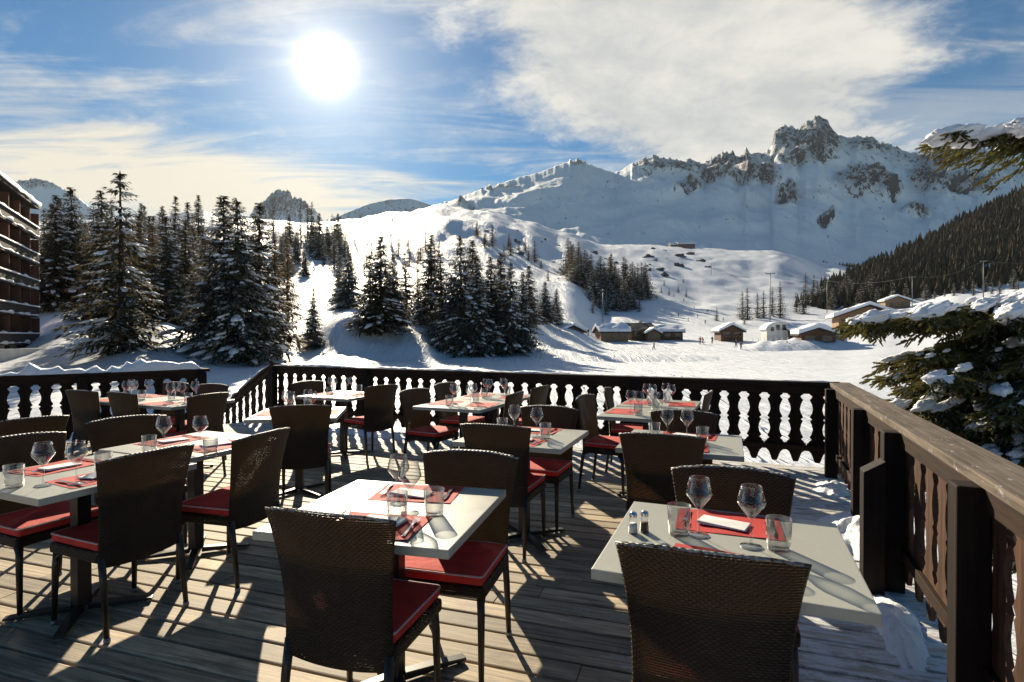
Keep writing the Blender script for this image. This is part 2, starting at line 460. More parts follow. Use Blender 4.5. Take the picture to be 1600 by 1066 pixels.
# bright aureole around the sun seen through thin high cloud
dv = w.n.new('ShaderNodeVectorMath'); dv.operation = 'DOT_PRODUCT'
w.l.new(co, dv.inputs[0]); dv.inputs[1].default_value = SUN
ang = w.m('MULTIPLY', w.m('ARCCOSINE', w.m('MINIMUM', dv.outputs['Value'], 1.0)), 180 / math.pi)
g1 = w.m('MULTIPLY', w.m('EXPONENT', w.m('MULTIPLY', w.m('POWER', w.m('DIVIDE', ang, 1.75), 2.0), -1.0)), 14.0)
g2 = w.m('MULTIPLY', w.m('EXPONENT', w.m('DIVIDE', ang, -4.8)), 7.5)
gl = w.m('ADD', g1, g2)
gm = w.n.new('ShaderNodeVectorMath'); gm.operation = 'SCALE'
gm.inputs[0].default_value = (1.0, .90, .74); w.l.new(gl, gm.inputs['Scale'])
tot = w.n.new('ShaderNodeVectorMath'); tot.operation = 'ADD'
w.l.new(skyc, tot.inputs[0]); w.l.new(gm.outputs[0], tot.inputs[1])
bg = w.n.new('ShaderNodeBackground'); bg.inputs['Strength'].default_value = .076
w.l.new(tot.outputs[0], bg.inputs['Color'])
wo = w.n.new('ShaderNodeOutputWorld'); w.l.new(bg.outputs[0], wo.inputs['Surface'])

# ------------------------------------------------------------------ terrain
DS = [35, 45, 60, 70, 80, 100, 130, 170, 250, 350, 500, 700, 1000, 1600]
GT = {   # photo column: row of the ground at each of the distances above
 -300: [600, 575, 550, 515, 490, 475, 462, 430, 400, 370, 352, 348, 348],
 0:    [600, 574, 548, 505, 482, 470, 460, 430, 400, 370, 352, 348, 348],
 100:  [598, 563, 522, 487, 476, 468, 458, 430, 400, 370, 352, 346, 346],
 200:  [594, 550, 522, 500, 488, 480, 465, 438, 405, 370, 347, 345, 345],
 250:  [592, 555, 512, 498, 492, 482, 468, 438, 405, 368, 342, 342, 342],
 300:  [590, 562, 532, 514, 502, 490, 470, 438, 402, 365, 338, 340, 342],
 400:  [590, 566, 546, 530, 515, 492, 468, 432, 396, 366, 345, 345, 345],
 480:  [591, 570, 548, 532, 506, 474, 452, 426, 400, 372, 352, 352, 352],
 550:  [594, 578, 562, 490, 484, 468, 450, 425, 400, 370, 345, 346, 346],
 620:  [597, 582, 566, 522, 496, 472, 450, 420, 394, 364, 336, 338, 340],
 700:  [600, 588, 574, 552, 505, 470, 446, 410, 384, 350, 322, 328, 334],
 760:  [600, 589, 576, 556, 508, 472, 448, 412, 386, 354, 328, 335, 340],
 820:  [600, 589, 576, 558, 516, 482, 456, 424, 398, 368, 346, 350, 350],
 880:  [600, 589, 576, 560, 536, 508, 474, 440, 416, 388, 364, 366, 366],
 950:  [600, 589, 576, 563, 550, 534, 520, 490, 450, 412, 388, 384, 384],
 1100: [600, 589, 576, 563, 551, 536, 521, 496, 470, 432, 402, 388, 386],
 1200: [600, 589, 576, 563, 551, 536, 520, 498, 474, 440, 408, 392, 388],
 1300: [600, 589, 576, 562, 549, 533, 516, 498, 482, 460, 440, 420, 410],
 1400: [600, 588, 574, 558, 543, 522, 498, 484, 474, 462, 450, 440, 430],
 1500: [598, 585, 570, 552, 532, 505, 474, 466, 458, 450, 444, 440, 435],
 1650: [596, 582, 564, 542, 515, 485, 452, 448, 444, 440, 436, 432, 430],
}
for k_ in GT: GT[k_].insert(3, GT[k_][2] * .5 + GT[k_][3] * .5)
for k_, a_, b_, c_ in ((480, 566, 560, 522), (550, 576, 562, 488), (620, 574, 567, 512), (700, 580, 572, 551)):
    GT[k_][2:5] = [a_, b_, c_]
for k_, a_, b_, c_ in ((480, 430, 408, 366), (550, 430, 408, 362), (620, 432, 410, 356), (700, 428, 405, 344), (760, 430, 407, 348), (820, 436, 421, 365), (880, 444, 424, 389)):
    GT[k_][8:11] = [a_, b_, c_]
GC = sorted(GT)
LD = [math.log(d) for d in DS]
def smooth(t): return t * t * (3 - 2 * t)
def ground_row(px, d):
    px = max(GC[0], min(GC[-1], px)); d = max(DS[0], min(DS[-1], d))
    i = max(0, min(len(GC) - 2, next((k for k in range(len(GC) - 1) if px <= GC[k + 1]), len(GC) - 2)))
    fx = smooth((px - GC[i]) / (GC[i + 1] - GC[i]))
    ld = math.log(d)
    j = max(0, min(len(DS) - 2, next((k for k in range(len(DS) - 1) if ld <= LD[k + 1]), len(DS) - 2)))
    fd = (ld - LD[j]) / (LD[j + 1] - LD[j])
    a = GT[GC[i]]; b = GT[GC[i + 1]]
    return (a[j] * (1 - fd) + a[j + 1] * fd) * (1 - fx) + (b[j] * (1 - fd) + b[j + 1] * fd) * fx
def ground_z(x, y):
    r = math.hypot(x, y); a = math.atan2(x, y)
    ac = max(R(-50), min(R(48), a)); d = max(.1, r * math.cos(ac)); px = 800 + F * math.tan(ac)
    lake = -2.3
    if d < 35:
        z35 = CAM + (HY - ground_row(px, 35)) / F * 35
        t = smooth(max(0, min(1, (d - 16) / 19)))
        z = lake * (1 - t) + z35 * t
    else:
        z = CAM + (HY - ground_row(px, d)) / F * d
    left = smooth(max(0, min(1, (900 - px) / 250)))        # bumpy snow on the left, a flat frozen lake on the right
    far = smooth(max(0, min(1, (d - 110) / 150)))
    k = max(left, far)
    amp = (.10 + (.0045 + .0035 * left) * d) * (k * .95 + .05)
    n = noise.noise(Vector((x, y, 0)) / (3.5 + d * .10)) + .5 * noise.noise(Vector((x + 91, y, 5)) / (1.6 + d * .045))
    z += amp * n * max(0, min(1, (d - 14) / 14))
    if d > 90:
        kk = smooth(min(1, (d - 90) / 120)) * far
        rg = 1 - 2 * abs(noise.noise(Vector((x * .012 + 3, y * .008, 2.2)))) + .5 * (1 - 2 * abs(noise.noise(Vector((x * .035, y * .02, 8.2)))))
        z += kk * min(9, d * .016) * (rg - .6) * (.20 + .22 * left) + kk * min(2.2, d * .0045) * noise.noise(Vector((x * .09, y * .05, 1.2)))
    if k > .2 and d > 26:
        z += .30 * k * max(0, noise.noise(Vector((x * .35, y * .35, 3.3)))) * min(1, (d - 26) / 10)
    return z

def ground_depth(px, row, dmin=36, dmax=1200):          # first distance at which column px reaches that row
    d = dmin
    while d < dmax:
        if ground_row(px, d) <= row: return d
        d *= 1.012
    return dmax

def build_ground():
    azs = []
    a = -180.0
    while a < 180.0001:
        azs.append(a)
        a += .26 if -47 <= a < 47 else 3.0
    if azs[-1] < 180: azs.append(180.0)
    rs = []; r = 3.0
    while r < 2600: rs.append(r); r *= 1.030
    rs += [4000, 4150]
    vs = []; fs = []
    for r in rs:
        for a in azs:
            x = r * math.sin(R(a)); y = r * math.cos(R(a))
            vs.append((x, y, ground_z(x, y) if r <= 2600 else 150))
    n = len(azs)
    for i in range(len(rs) - 1):
        for j in range(n - 1):
            fs.append((i*n+j, i*n+j+1, (i+1)*n+j+1, (i+1)*n+j))
    c = len(vs); vs.append((0, 0, -2.3))
    for j in range(n - 1): fs.append((c, j + 1, j))
    me = bpy.data.meshes.new('ground'); me.from_pydata(vs, [], fs); me.materials.append(M['snow'])
    for p in me.polygons: p.use_smooth = True
    bm = bmesh.new(); bm.from_mesh(me); bmesh.ops.remove_doubles(bm, verts=bm.verts, dist=.0005)
    bmesh.ops.recalc_face_normals(bm, faces=bm.faces); bm.to_mesh(me); bm.free()
    tag(link('ground', me), 'rolling snow covered ground and flat frozen lake around the terrace', kind='structure')
build_ground()

def interp(pts, x):
    if x <= pts[0][0]: return pts[0][1]
    for (a, ya), (b, yb) in zip(pts, pts[1:]):
        if x <= b: return ya + (yb - ya) * (x - a) / (b - a)
    return pts[-1][1]

def ridged(p):
    return 1 - abs(noise.noise(p)) * 2

def mountain(name, sil, foot, d0, d1, step, rows, rocks, label, power=1.25, amp=1.0, jag=1.0, base_rock=0.0, gully=1.0):
    x0, x1 = sil[0][0], sil[-1][0]
    cols = int((x1 - x0) / step) + 1
    vs = []; fs = []; rk = []
    back = 8
    for i in range(cols):
        px = x0 + (x1 - x0) * i / (cols - 1)
        yr = interp(sil, px); yf = interp(foot, px)
        jj = jag * (noise.noise(Vector((px * .09, 1.3, 0))) * 4.0 + noise.noise(Vector((px * .31, 7.3, 0))) * 4.2 + noise.noise(Vector((px * .75, 2.3, 0))) * 2.6 - 7 * max(0, ridged(Vector((px * .11, 5.5, 0))) - .45))
        zone = max([max(0, 1 - math.hypot((px - bx) / (rx * 1.6), (yr - by) / (ry * 2.0))) for bx, by, rx, ry in rocks] + [.12])
        jz = -jj * min(1, zone * 2.2) / F * d1
        zf = CAM + (HY - yf) / F * d0; zr = CAM + (HY - yr) / F * d1
        for j in range(rows + back):
            if j < rows:
                t = j / (rows - 1)
                d = d0 + (d1 - d0) * t; z = zf + (zr - zf) * t ** power + jz * max(0, (t - .8) / .2) ** 1.5
            else:
                t = 1 + (j - rows + 1) / back
                d = d1 + (d1 - d0) * (t - 1) * .9; z = zr - (zr - zf) * (t - 1) * .9 + jz * max(0, 1 - (t - 1) * 4)
            row = HY - (z - CAM) / d * F
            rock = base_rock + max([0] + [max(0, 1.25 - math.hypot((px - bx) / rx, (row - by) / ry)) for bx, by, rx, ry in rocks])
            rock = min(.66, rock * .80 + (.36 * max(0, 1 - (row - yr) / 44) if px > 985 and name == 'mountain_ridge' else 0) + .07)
            x = (px - 800) / F * d
            tt = min(1, t)
            env = math.sin(math.pi * min(.985, max(.02, tt))) ** .5 if t <= 1 else .6
            q = Vector((px * .022 + .35 * noise.noise(Vector((px * .02, t * 2, 4))), tt * 2.4, 0))
            gul = (ridged(q * 1.0) * .6 + ridged(q * 2.7 + Vector((5, 2, 1))) * .35)
            n3 = noise.noise(Vector((x, d, z)) * .006) + .5 * noise.noise(Vector((x, d, z)) * .014)
            h = env * amp * (gully * 4 * (gul - .3) + 20 * n3)
            h += env * amp * rock * (70 * (ridged(Vector((x * .012, z * .007, d * .008))) - .4) + 42 * (ridged(Vector((x * .03 + z * .01, z * .018, 3))) - .4) + 20 * noise.noise(Vector((x * .08, z * .06, 1))))
            vs.append((x, d - h * .55, z + h * (1 - .85 * max(0, tt * 6 - 5)))); rk.append(rock)
    n = rows + back
    for i in range(cols - 1):
        for j in range(n - 1):
            fs.append((i*n+j, (i+1)*n+j, (i+1)*n+j+1, i*n+j+1))
    me = bpy.data.meshes.new(name); me.from_pydata(vs, [], fs); me.materials.append(M['rock'])
    at = me.attributes.new('rock', 'FLOAT', 'POINT')
    for k, vv in enumerate(rk): at.data[k].value = vv
    for p in me.polygons: p.use_smooth = True
    return tag(link(name, me), label, kind='structure')

SIL = [(480, 372), (560, 350), (640, 338), (680, 325), (740, 301), (800, 282), (850, 268), (880, 256), (903, 250), (930, 262), (960, 272),
 (985, 258), (1003, 249), (1022, 247), (1060, 250), (1100, 258), (1118, 246), (1133, 238), (1150, 244), (1160, 240), (1164, 230), (1169, 241),
 (1190, 240), (1204, 232), (1209, 209), (1222, 201), (1236, 200), (1246, 209), (1258, 193), (1268, 188), (1276, 184), (1288, 192), (1297, 203),
 (1312, 212), (1326, 218), (1336, 213), (1345, 218), (1362, 216), (1378, 224), (1396, 232), (1420, 240), (1441, 240), (1449, 226), (1462, 220),
 (1478, 218), (1496, 226), (1515, 236), (1535, 232), (1560, 250), (1620, 272), (1720, 280), (1900, 262), (2150, 300), (2500, 360)]
FOOT = [(480, 400), (700, 380), (900, 392), (1000, 398), (1100, 402), (1250, 412), (1400, 430), (2500, 440)]
ROCKS = [(1270, 215, 42, 38), (1222, 218, 20, 22), (1235, 250, 34, 12), (1140, 262, 38, 22), (1178, 280, 40, 16), (1230, 303, 17, 16), (1345, 285, 42, 26), (1385, 300, 20, 14),
 (1370, 226, 42, 9), (1475, 245, 40, 26), (1450, 280, 34, 18), (1510, 290, 46, 20), (1012, 254, 22, 8), (1070, 262, 46, 9), (1075, 294, 24, 9), (903, 254, 14, 5),
 (1110, 270, 20, 14), (1288, 345, 12, 6), (1430, 330, 22, 8), (700, 324, 40, 5), (770, 293, 40, 3)]
mountain('mountain_ridge', SIL, FOOT, 1150, 2050, 2.0, 110, ROCKS, 'long snowy mountain ridge with jagged rocky summit on the right', jag=1.0)
SIL2 = [(340, 372), (380, 352), (397, 330), (404, 320), (416, 314), (428, 305), (436, 300), (447, 299), (455, 303), (458, 312), (470, 309), (480, 316), (491, 328), (503, 346), (530, 368)]
mountain('peak', SIL2, [(340, 400), (530, 400)], 2700, 3300, 1.5, 40, [(445, 312, 50, 26), (480, 325, 25, 16), (415, 325, 20, 14)],
         'steep rocky double topped peak far off below the sun', power=1.1, amp=1.3, jag=.8)
SIL3 = [(470, 372), (510, 346), (545, 332), (575, 320), (605, 313), (640, 311), (662, 317), (685, 325), (720, 345), (760, 380)]
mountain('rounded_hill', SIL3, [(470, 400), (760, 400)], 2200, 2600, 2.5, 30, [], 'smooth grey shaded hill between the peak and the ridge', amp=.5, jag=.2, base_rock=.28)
SIL4 = [(-200, 330), (0, 292), (30, 284), (55, 280), (75, 284), (95, 292), (115, 304), (140, 322), (180, 345), (230, 370)]
mountain('distant_summit', SIL4, [(-200, 400), (230, 400)], 2700, 3200, 3, 30, [(60, 286, 50, 10)], 'snowy summit showing between the hotel and the spruces', amp=.8, jag=.5)

# wooded hillside on the right
HS = [(1180, 500), (1236, 474), (1270, 456), (1320, 434), (1360, 416), (1400, 398), (1440, 380), (1480, 358), (1530, 334), (1600, 300), (1700, 250), (1900, 180), (2300, 150), (2700, 200)]
HF = [(1180, 505), (1300, 492), (1400, 476), (1500, 460), (1600, 446), (2700, 440)]
def hill_pt(px, t):
    d0, d1 = 300, 640
    d = d0 + (d1 - d0) * t
    r = interp(HF, px) + (interp(HS, px) - interp(HF, px)) * t
    return Vector(((px - 800) / F * d, d, CAM + (HY - r) / F * d))
mb = MB(); cols = 130; rows = 26
for i in range(cols):
    px = 1180 + 1520 * i / (cols - 1)
    for j in range(rows + 6):
        t = j / (rows - 1)
        p = hill_pt(px, t) if t <= 1 else hill_pt(px, 1) + Vector(((px - 800) / F * 400 * (t - 1), 400 * (t - 1), -200 * (t - 1)))
        p.z += 2.5 * noise.noise(p * .03) * math.sin(math.pi * min(1, t)) - (5 if t == 0 else 0)
        mb.v.append(p)
n = rows + 6
for i in range(cols - 1):
    for j in range(n - 1): mb.f.append((i*n+j, (i+1)*n+j, (i+1)*n+j+1, i*n+j+1))
tag(mb.build('hillside', M['snow_far'], smooth=True), 'steep snowy hillside under the dark forest on the right', kind='structure')
def cone_tree(mb, p, h, r, rnd, tiers=4, n=7):
    for k in range(tiers):
        z0 = h * (.05 + .9 * k / tiers * .95); z1 = z0 + h * (.95 / tiers) * 1.55
        z1 = min(z1, h); rr = r * (1 - k / tiers) ** .8
        vs = [p + Vector((0, 0, z1))]
        ph = rnd.random() * 6
        for j in range(n * 2):
            q = rr * (1.15 if j % 2 == 0 else .55) * rnd.uniform(.75, 1.2)
            a = ph + math.pi * j / n
            vs.append(p + Vector((q * math.cos(a), q * math.sin(a), z0 - (h * .04 if j % 2 == 0 else -h*.03) + rnd.uniform(-.03, .03) * h)))
        mb.add(vs, [(0, 1 + j, 1 + (j + 1) % (n * 2)) for j in range(n * 2)])
rnd = random.Random(11)
mb = MB()
for k in range(4600):
    px = 1240 + (rnd.random() ** .8) * 560; t = rnd.random() ** .85
    dens = noise.noise(Vector((px * .012, t * 3, 2)))
    if t < .04 + .1 * dens or (dens < -.40 and t < .4): continue
    p = hill_pt(px, t); p.z -= .5
    cone_tree(mb, p, rnd.uniform(8, 15), rnd.uniform(2.0, 3.4), rnd, tiers=3, n=5)
tag(mb.build('forest', M['forest']), 'dense dark conifer forest covering the right hillside', 'forest', kind='stuff')

# ------------------------------------------------------------------ deck
A = Vector((3.53, 6.16, 0)); B = Vector((-4.12, 9.82, 0)); L1 = Vector((-4.80, 8.80, 0)); L0 = Vector((-6.52, 7.18, 0))
U = (A - B).normalized()                  # along the far railing, to the right
V = Vector((-U.y, U.x, 0))                # away from the camera along the right railing
RD = Vector((.394, .919, 0)).normalized()
RN = A - RD * 7.6
def build_deck():
    rnd = random.Random(5)
    ang = R(-18); ca, sa = math.cos(ang), math.sin(ang)
    bm = bmesh.new(); tone = bm.verts.layers.float.new('tone')
    wd, gap = .142, .0105
    v0 = -8.0
    while v0 < 13.5:
        u0 = -13.0 + rnd.uniform(0, 3)
        while u0 < 9:
            L = rnd.uniform(3.2, 4.6); tn = rnd.random(); dz = rnd.uniform(-.0035, .0)
            nseg = 10
            vsb = []
            for k in range(nseg + 1):
                uu = u0 + (L - .006) * k / nseg
                for vv, zz in ((v0, -.038), (v0 + .004, dz - .002), (v0 + .010, dz), (v0 + wd - gap - .010, dz), (v0 + wd - gap - .004, dz - .002), (v0 + wd - gap, -.038)):
                    wob = .0015 * noise.noise(Vector((uu * 2, v0 * 9, 0)))
                    bv = bm.verts.new((uu, vv + wob, zz)); bv[tone] = tn; vsb.append(bv)
            for k in range(nseg):
                for j in range(5): bm.faces.new((vsb[k*6+j], vsb[(k+1)*6+j], vsb[(k+1)*6+j+1], vsb[k*6+j+1]))
            bm.faces.new(vsb[:6]); bm.faces.new(list(reversed(vsb[-6:])))
            u0 += L
        v0 += wd
    inv = Matrix.Rotation(-ang, 3, 'Z')
    def cut(p, q, off):
        d = (q - p).normalized(); nrm = Vector((d.y, -d.x, 0))      # outward is right of p->q
        pp = inv @ (p + nrm * off); nn = inv @ nrm
        bmesh.ops.bisect_plane(bm, geom=bm.verts[:] + bm.edges[:] + bm.faces[:], plane_co=pp, plane_no=nn, clear_outer=True)
    cut(RN, A, .22); cut(A, B, .12); cut(B, L0, .26); cut(Vector((0, -2.2, 0)), Vector((1, -2.2, 0)), 0)
    fr = bm.verts.layers.float.new('frost')
    rot = Matrix.Rotation(ang, 3, 'Z')
    for v_ in bm.verts:
        p = rot @ v_.co
        dr = -((p - A).cross(RD)).z * -1
        dr = abs((p - A).cross(RD).z); df = abs((p - A).cross(U).z)
        v_[fr] = max(0, 1 - dr / 1.5) * .9 + max(0, 1 - df / 2.2) * .5
    me = bpy.data.meshes.new('deck'); bm.to_mesh(me); bm.free(); me.materials.append(M['deck'])
    o = link('deck', me); o.rotation_euler = (0, 0, ang)
    tag(o, 'terrace deck of weathered boards with frost and trodden snow', kind='structure')
build_deck()
# frame under the boards
mb = MB()
def seg_box(mb, p, q, w, z0, z1):
    d = (q - p); L = d.length; a = math.atan2(d.y, d.x)
    mt = Matrix.Translation(p) @ Matrix.Rotation(a, 4, 'Z')
    mb.box((0, -w / 2, z0), (L, w / 2, z1), mt)
seg_box(mb, A + V * .05, B + V * .05, .06, -.26, -.045)
seg_box(mb, RN + U * .16, A + U * .16, .06, -.26, -.045)
seg_box(mb, B, L1, .06, -.26, -.045); seg_box(mb, L1, L1 + (L0 - L1) * 3, .06, -.26, -.045)
for p in (A, B, (A + B) / 2, L0, RN + RD * 3): mb.box((p.x - .09, p.y - .09, -2.6), (p.x + .09, p.y + .09, -.27))
tag(mb.build('deck_frame', M['rail_dark'], bevel=.006), 'dark timber frame and posts carrying the terrace boards', kind='structure')

# ------------------------------------------------------------------ railings
RH = .97
PITCH = .215
def board_profile(H):
    pr = [(255, 15), (288, 15), (300, 30), (312, 26), (325, 16), (335, 20), (360, 29), (390, 33), (415, 28), (430, 21), (442, 16), (455, 29), (468, 18), (490, 27), (525, 33),
          (555, 26), (575, 16), (590, 28), (603, 15), (615, 9), (617, .8), (661, .8), (664, 9), (680, 24), (700, 32), (722, 38), (742, 46)]
    out = []
    for yy, ww in pr:
        out.append((max(.001, ww / 585 * PITCH / .2), H - (yy - 200) / 640 * 1.066))
    return out
def board_mesh(mat, H=RH, shear=0.0):
    pr = board_profile(H); hp = PITCH / 2
    pr = [(.001, H - .06)] + [(.001, pr[0][1] + .002)] + pr
    poly = [(-(hp - g), z) for g, z in pr] + [((hp - g), z) for g, z in reversed(pr)]
    if shear: poly = [(x, z + x * shear) for x, z in poly]
    mb = MB(); 
    # quads strip prism so the concave outline is filled correctly
    n = len(pr); vs = []
    for s_, y in ((0, -.011), (1, .011)):
        for g, z in pr: vs.append((-(hp - g), y, z + (-(hp - g)) * shear))
        for g, z in pr: vs.append(((hp - g), y, z + (hp - g) * shear))
    fs = []
    for k in range(n - 1):
        fs.append((k, k + 1, n + k + 1, n + k))
        fs.append((2*n + k, 3*n + k, 3*n + k + 1, 2*n + k + 1))
        fs.append((k, 2*n + k, 2*n + k + 1, k + 1))
        fs.append((n + k, n + k + 1, 3*n + k + 1, 3*n + k))
    fs.append((0, n, 3*n, 2*n)); fs.append((n - 1, 3*n - 1, 4*n - 1, 2*n - 1))
    mb.add(vs, fs)
    return mb.mesh('baluster', mat)
BM_D = board_mesh(M['rail_dark']); BM_W = board_mesh(M['rail_warm'])

def railing(p, q, posts, label, inward, capmat, bmesh_, cap_w=.19, drop=0.0, first=0, stub=()):
    d = q - p; L = d.length
    r = empty('wooden_railing', p, math.atan2(d.y, d.x))
    tag(r, label, 'railing', 'carved wooden railings of the terrace')
    s = inward                                     # local y direction of the deck side
    sh = -drop / L
    shm = Matrix(((1, 0, 0, 0), (0, 1, 0, 0), (sh, 0, 1, 0), (0, 0, 0, 1)))
    yc = -s * cap_w * .5 + s * .05
    mb = MB(); mb.box((-.06, yc - cap_w / 2, RH - .045), (L + .06, yc + cap_w / 2, RH), shm)
    mb.build('rail_cap', capmat, r, bevel=.007)
    mb = MB(); mb.box((0, -.035, RH - .135), (L, .033, RH - .047), shm); mb.build('top_beam', M['rail_long'], r, bevel=.005)
    mb = MB(); mb.box((0, -.036, .20), (L, -.012, .262), shm) ; mb.build('bottom_rail', M['rail_long'], r, bevel=.004)
    for x in posts:
        mb = MB(); zt = RH - .048 + sh * x
        mb.box((x - .055, .034 * s - .055 + s * .03, -.02 + sh * x), (x + .055, .034 * s + .055 + s * .03, zt - (.09 if False else 0)))
        mb.build('post', M['post_dark'], r, bevel=.008)
    for x, hz in stub:
        mb = MB()
        yy = [.128 * s, .235 * s]
        y0, y1 = min(yy), max(yy)
        vs = []
        for yv in (yy[0], yy[1]):
            pass
        zi, zo = hz + .07, hz
        a = (x - .06, yy[0]); 
        vs = [(x - .065, yy[0], 0), (x + .065, yy[0], 0), (x + .065, yy[1], 0), (x - .065, yy[1], 0),
              (x - .065, yy[0], zi), (x + .065, yy[0], zi), (x + .065, yy[1], zo), (x - .065, yy[1], zo)]
        mb.add(vs, [(3,2,1,0),(4,5,6,7),(0,1,5,4),(1,2,6,5),(2,3,7,6),(3,0,4,7)])
        mb.build('brace_post', M['post_dark'], r, bevel=.006)
    k = 0; x = PITCH * .6 + first
    rnd = random.Random(int(p.x * 10))
    while x < L - PITCH * .4:
        b = link('baluster', bmesh_, r)
        b.location = (x, rnd.uniform(-.002, .002), sh * x + rnd.uniform(-.004, .004)); b.rotation_euler = (0, rnd.uniform(-.006, .006), 0)
        x += PITCH + .0005
    return r, L
rail_far, LF = railing(B, A, [0.0, 2.05, 4.2, 6.3, (A - B).length - .02], 'long dark carved railing across the back of the terrace', -1, M['rail_long'], BM_D)
LR = (RN - A).length
rail_right, _ = railing(A, RN, [.30, 2.05, 3.15, 4.42, 5.6, 6.8], 'weathered railing with wide grey cap running along the right side of the terrace', -1, M['cap'], BM_W, cap_w=.20, first=.3, stub=[(3.24, .70)])
LE = L1 + (L0 - L1) * 2.6
rail_left, _ = railing(LE, L1, [1.2, 3.0, 4.6, (L1 - LE).length - .06], 'dark carved railing under thick snow at the far left of the terrace', -1, M['rail_long'], BM_D)
SD = Vector((-.83, .56, 0)).normalized()
SE = B + SD * 2.3
rail_stair, _ = railing(B + SD * .12, SE, [2.1], 'sloping stair railing going down from the far left corner of the terrace', 1, M['rail_long'], board_mesh(M['rail_dark'], RH, -1.15 / 2.18), drop=1.15)
# stairs between the two railings
st = empty('stairs', (B + L1) / 2, math.atan2(SD.y, SD.x))
for k in range(9):
    mb = MB(); mb.box((.30 + k * .29, -.55, -.18 * (k + 1) - .05), (.30 + k * .29 + .31, .55, -.18 * (k + 1)))
    mb.build('step', M['rail_long'], st, bevel=.006)
tag(st, 'wooden steps leading down from the gap in the railing', 'stairs')

# snow lying on the railings and on the boards
def snow_strip(p, q, w, hmax, z, off, label, seed, cover=0.0, step=.06, drop=0.0):
    d = (q - p); L = d.length; dn = d.normalized(); nr = Vector((-dn.y, dn.x, 0))
    n = int(L / step) + 1; vs = []; fs = []; K = 9
    for i in range(n + 1):
        s = L * i / n; f = s / L
        h = hmax * max(.0, .50 + .5 * noise.noise(Vector((s * 11, seed, 7))) + .75 * noise.noise(Vector((s * 1.3, seed, 0))) + .4 * noise.noise(Vector((s * 5, seed, 3))) - cover)
        h *= min(1, min(s, L - s) / .15 + .15)
        ww = w * (.72 + .3 * noise.noise(Vector((s * 1.9, seed, 9))) ) * (min(1, h / (hmax * .3)) * .5 + .5)
        for k in range(K):
            a = math.pi * k / (K - 1)
            jig = 1 + .18 * noise.noise(Vector((s * 6, k * 1.1, seed)))
            vs.append(p + dn * s + nr * (off - math.cos(a) * ww / 2 * jig) + Vector((0, 0, z - drop * f + max(.0005, h * math.sin(a) ** .6 * jig) - (.004 if k in (0, K - 1) else 0))))
    for i in range(n):
        for k in range(K - 1): fs.append((i*K+k, (i+1)*K+k, (i+1)*K+k+1, i*K+k+1))
    mb = MB(); mb.add(vs, fs)
    return tag(mb.build('snow', M['snow_near'], smooth=True), label, 'snow', kind='stuff')
snow_strip(B, A - U * 3.4, .16, .035, RH + .001, .04, 'thin lumpy snow on the back railing', 2.2)
snow_strip(A - U * 3.6, A, .10, .018, RH + .001, .06, 'broken frost line on the back railing beside the right corner', 5.1, .25)
snow_strip(LE, L1, .26, .15, RH + .001, .05, 'thick snow cushion on the far left railing', 8.6)
snow_strip(B + SD * .1, SE, .18, .07, RH + .001, .02, 'snow ridge on the sloping stair railing', 4.4, drop=1.15)
def mound(c, rx, ry, h, rot, label, seed):
    n, mr = 72, 26; vs = []; fs = []
    for i in range(mr + 1):
        for j in range(n):
            a = 2 * math.pi * j / n; r = i / mr
            e = 1 + .32 * noise.noise(Vector((math.cos(a) * 1.3, math.sin(a) * 1.3, seed))) + .14 * noise.noise(Vector((math.cos(a) * 4, math.sin(a) * 4, seed)))
            x, y = r * e * rx * math.cos(a), r * e * ry * math.sin(a)
            z = -.02 + (h + .02) * (1 - r ** 1.8) * (1 + .6 * noise.noise(Vector((x * 5, y * 5, seed))) + .3 * noise.noise(Vector((x * 14, y * 14, seed)))) + .006 * noise.noise(Vector((x * 30, y * 30, seed)))
            q = Matrix.Rotation(rot, 3, 'Z') @ Vector((x, y, z))
            vs.append(Vector(c) + q)
    for i in range(mr):
        for j in range(n): fs.append((i*n+j, (i+1)*n+j, (i+1)*n+(j+1) % n, i*n+(j+1) % n))
    mb = MB(); mb.add(vs, fs)
    return tag(mb.build('snow', M['snow_near'], smooth=True), label, 'snow', kind='stuff')
ra = math.atan2(RD.y, RD.x)
c = gp(1338, 838); mound(c, .62, .26, .13, ra, 'heap of snow on the boards beside the right railing', 1.0)
c = gp(1300, 765); mound(c, .35, .16, .07, ra, 'small snow heap in the right corner of the terrace', 2.0)
c = A - RD * 3.65 - U * .15; mound(c, .50, .13, .06, ra, 'snow ridge along the foot of the right railing', 3.0)
c = B + U * 2.6 - V * .35; mound(c, 1.6, .22, .06, math.atan2(U.y, U.x), 'snow drift along the foot of the back railing', 5.0)

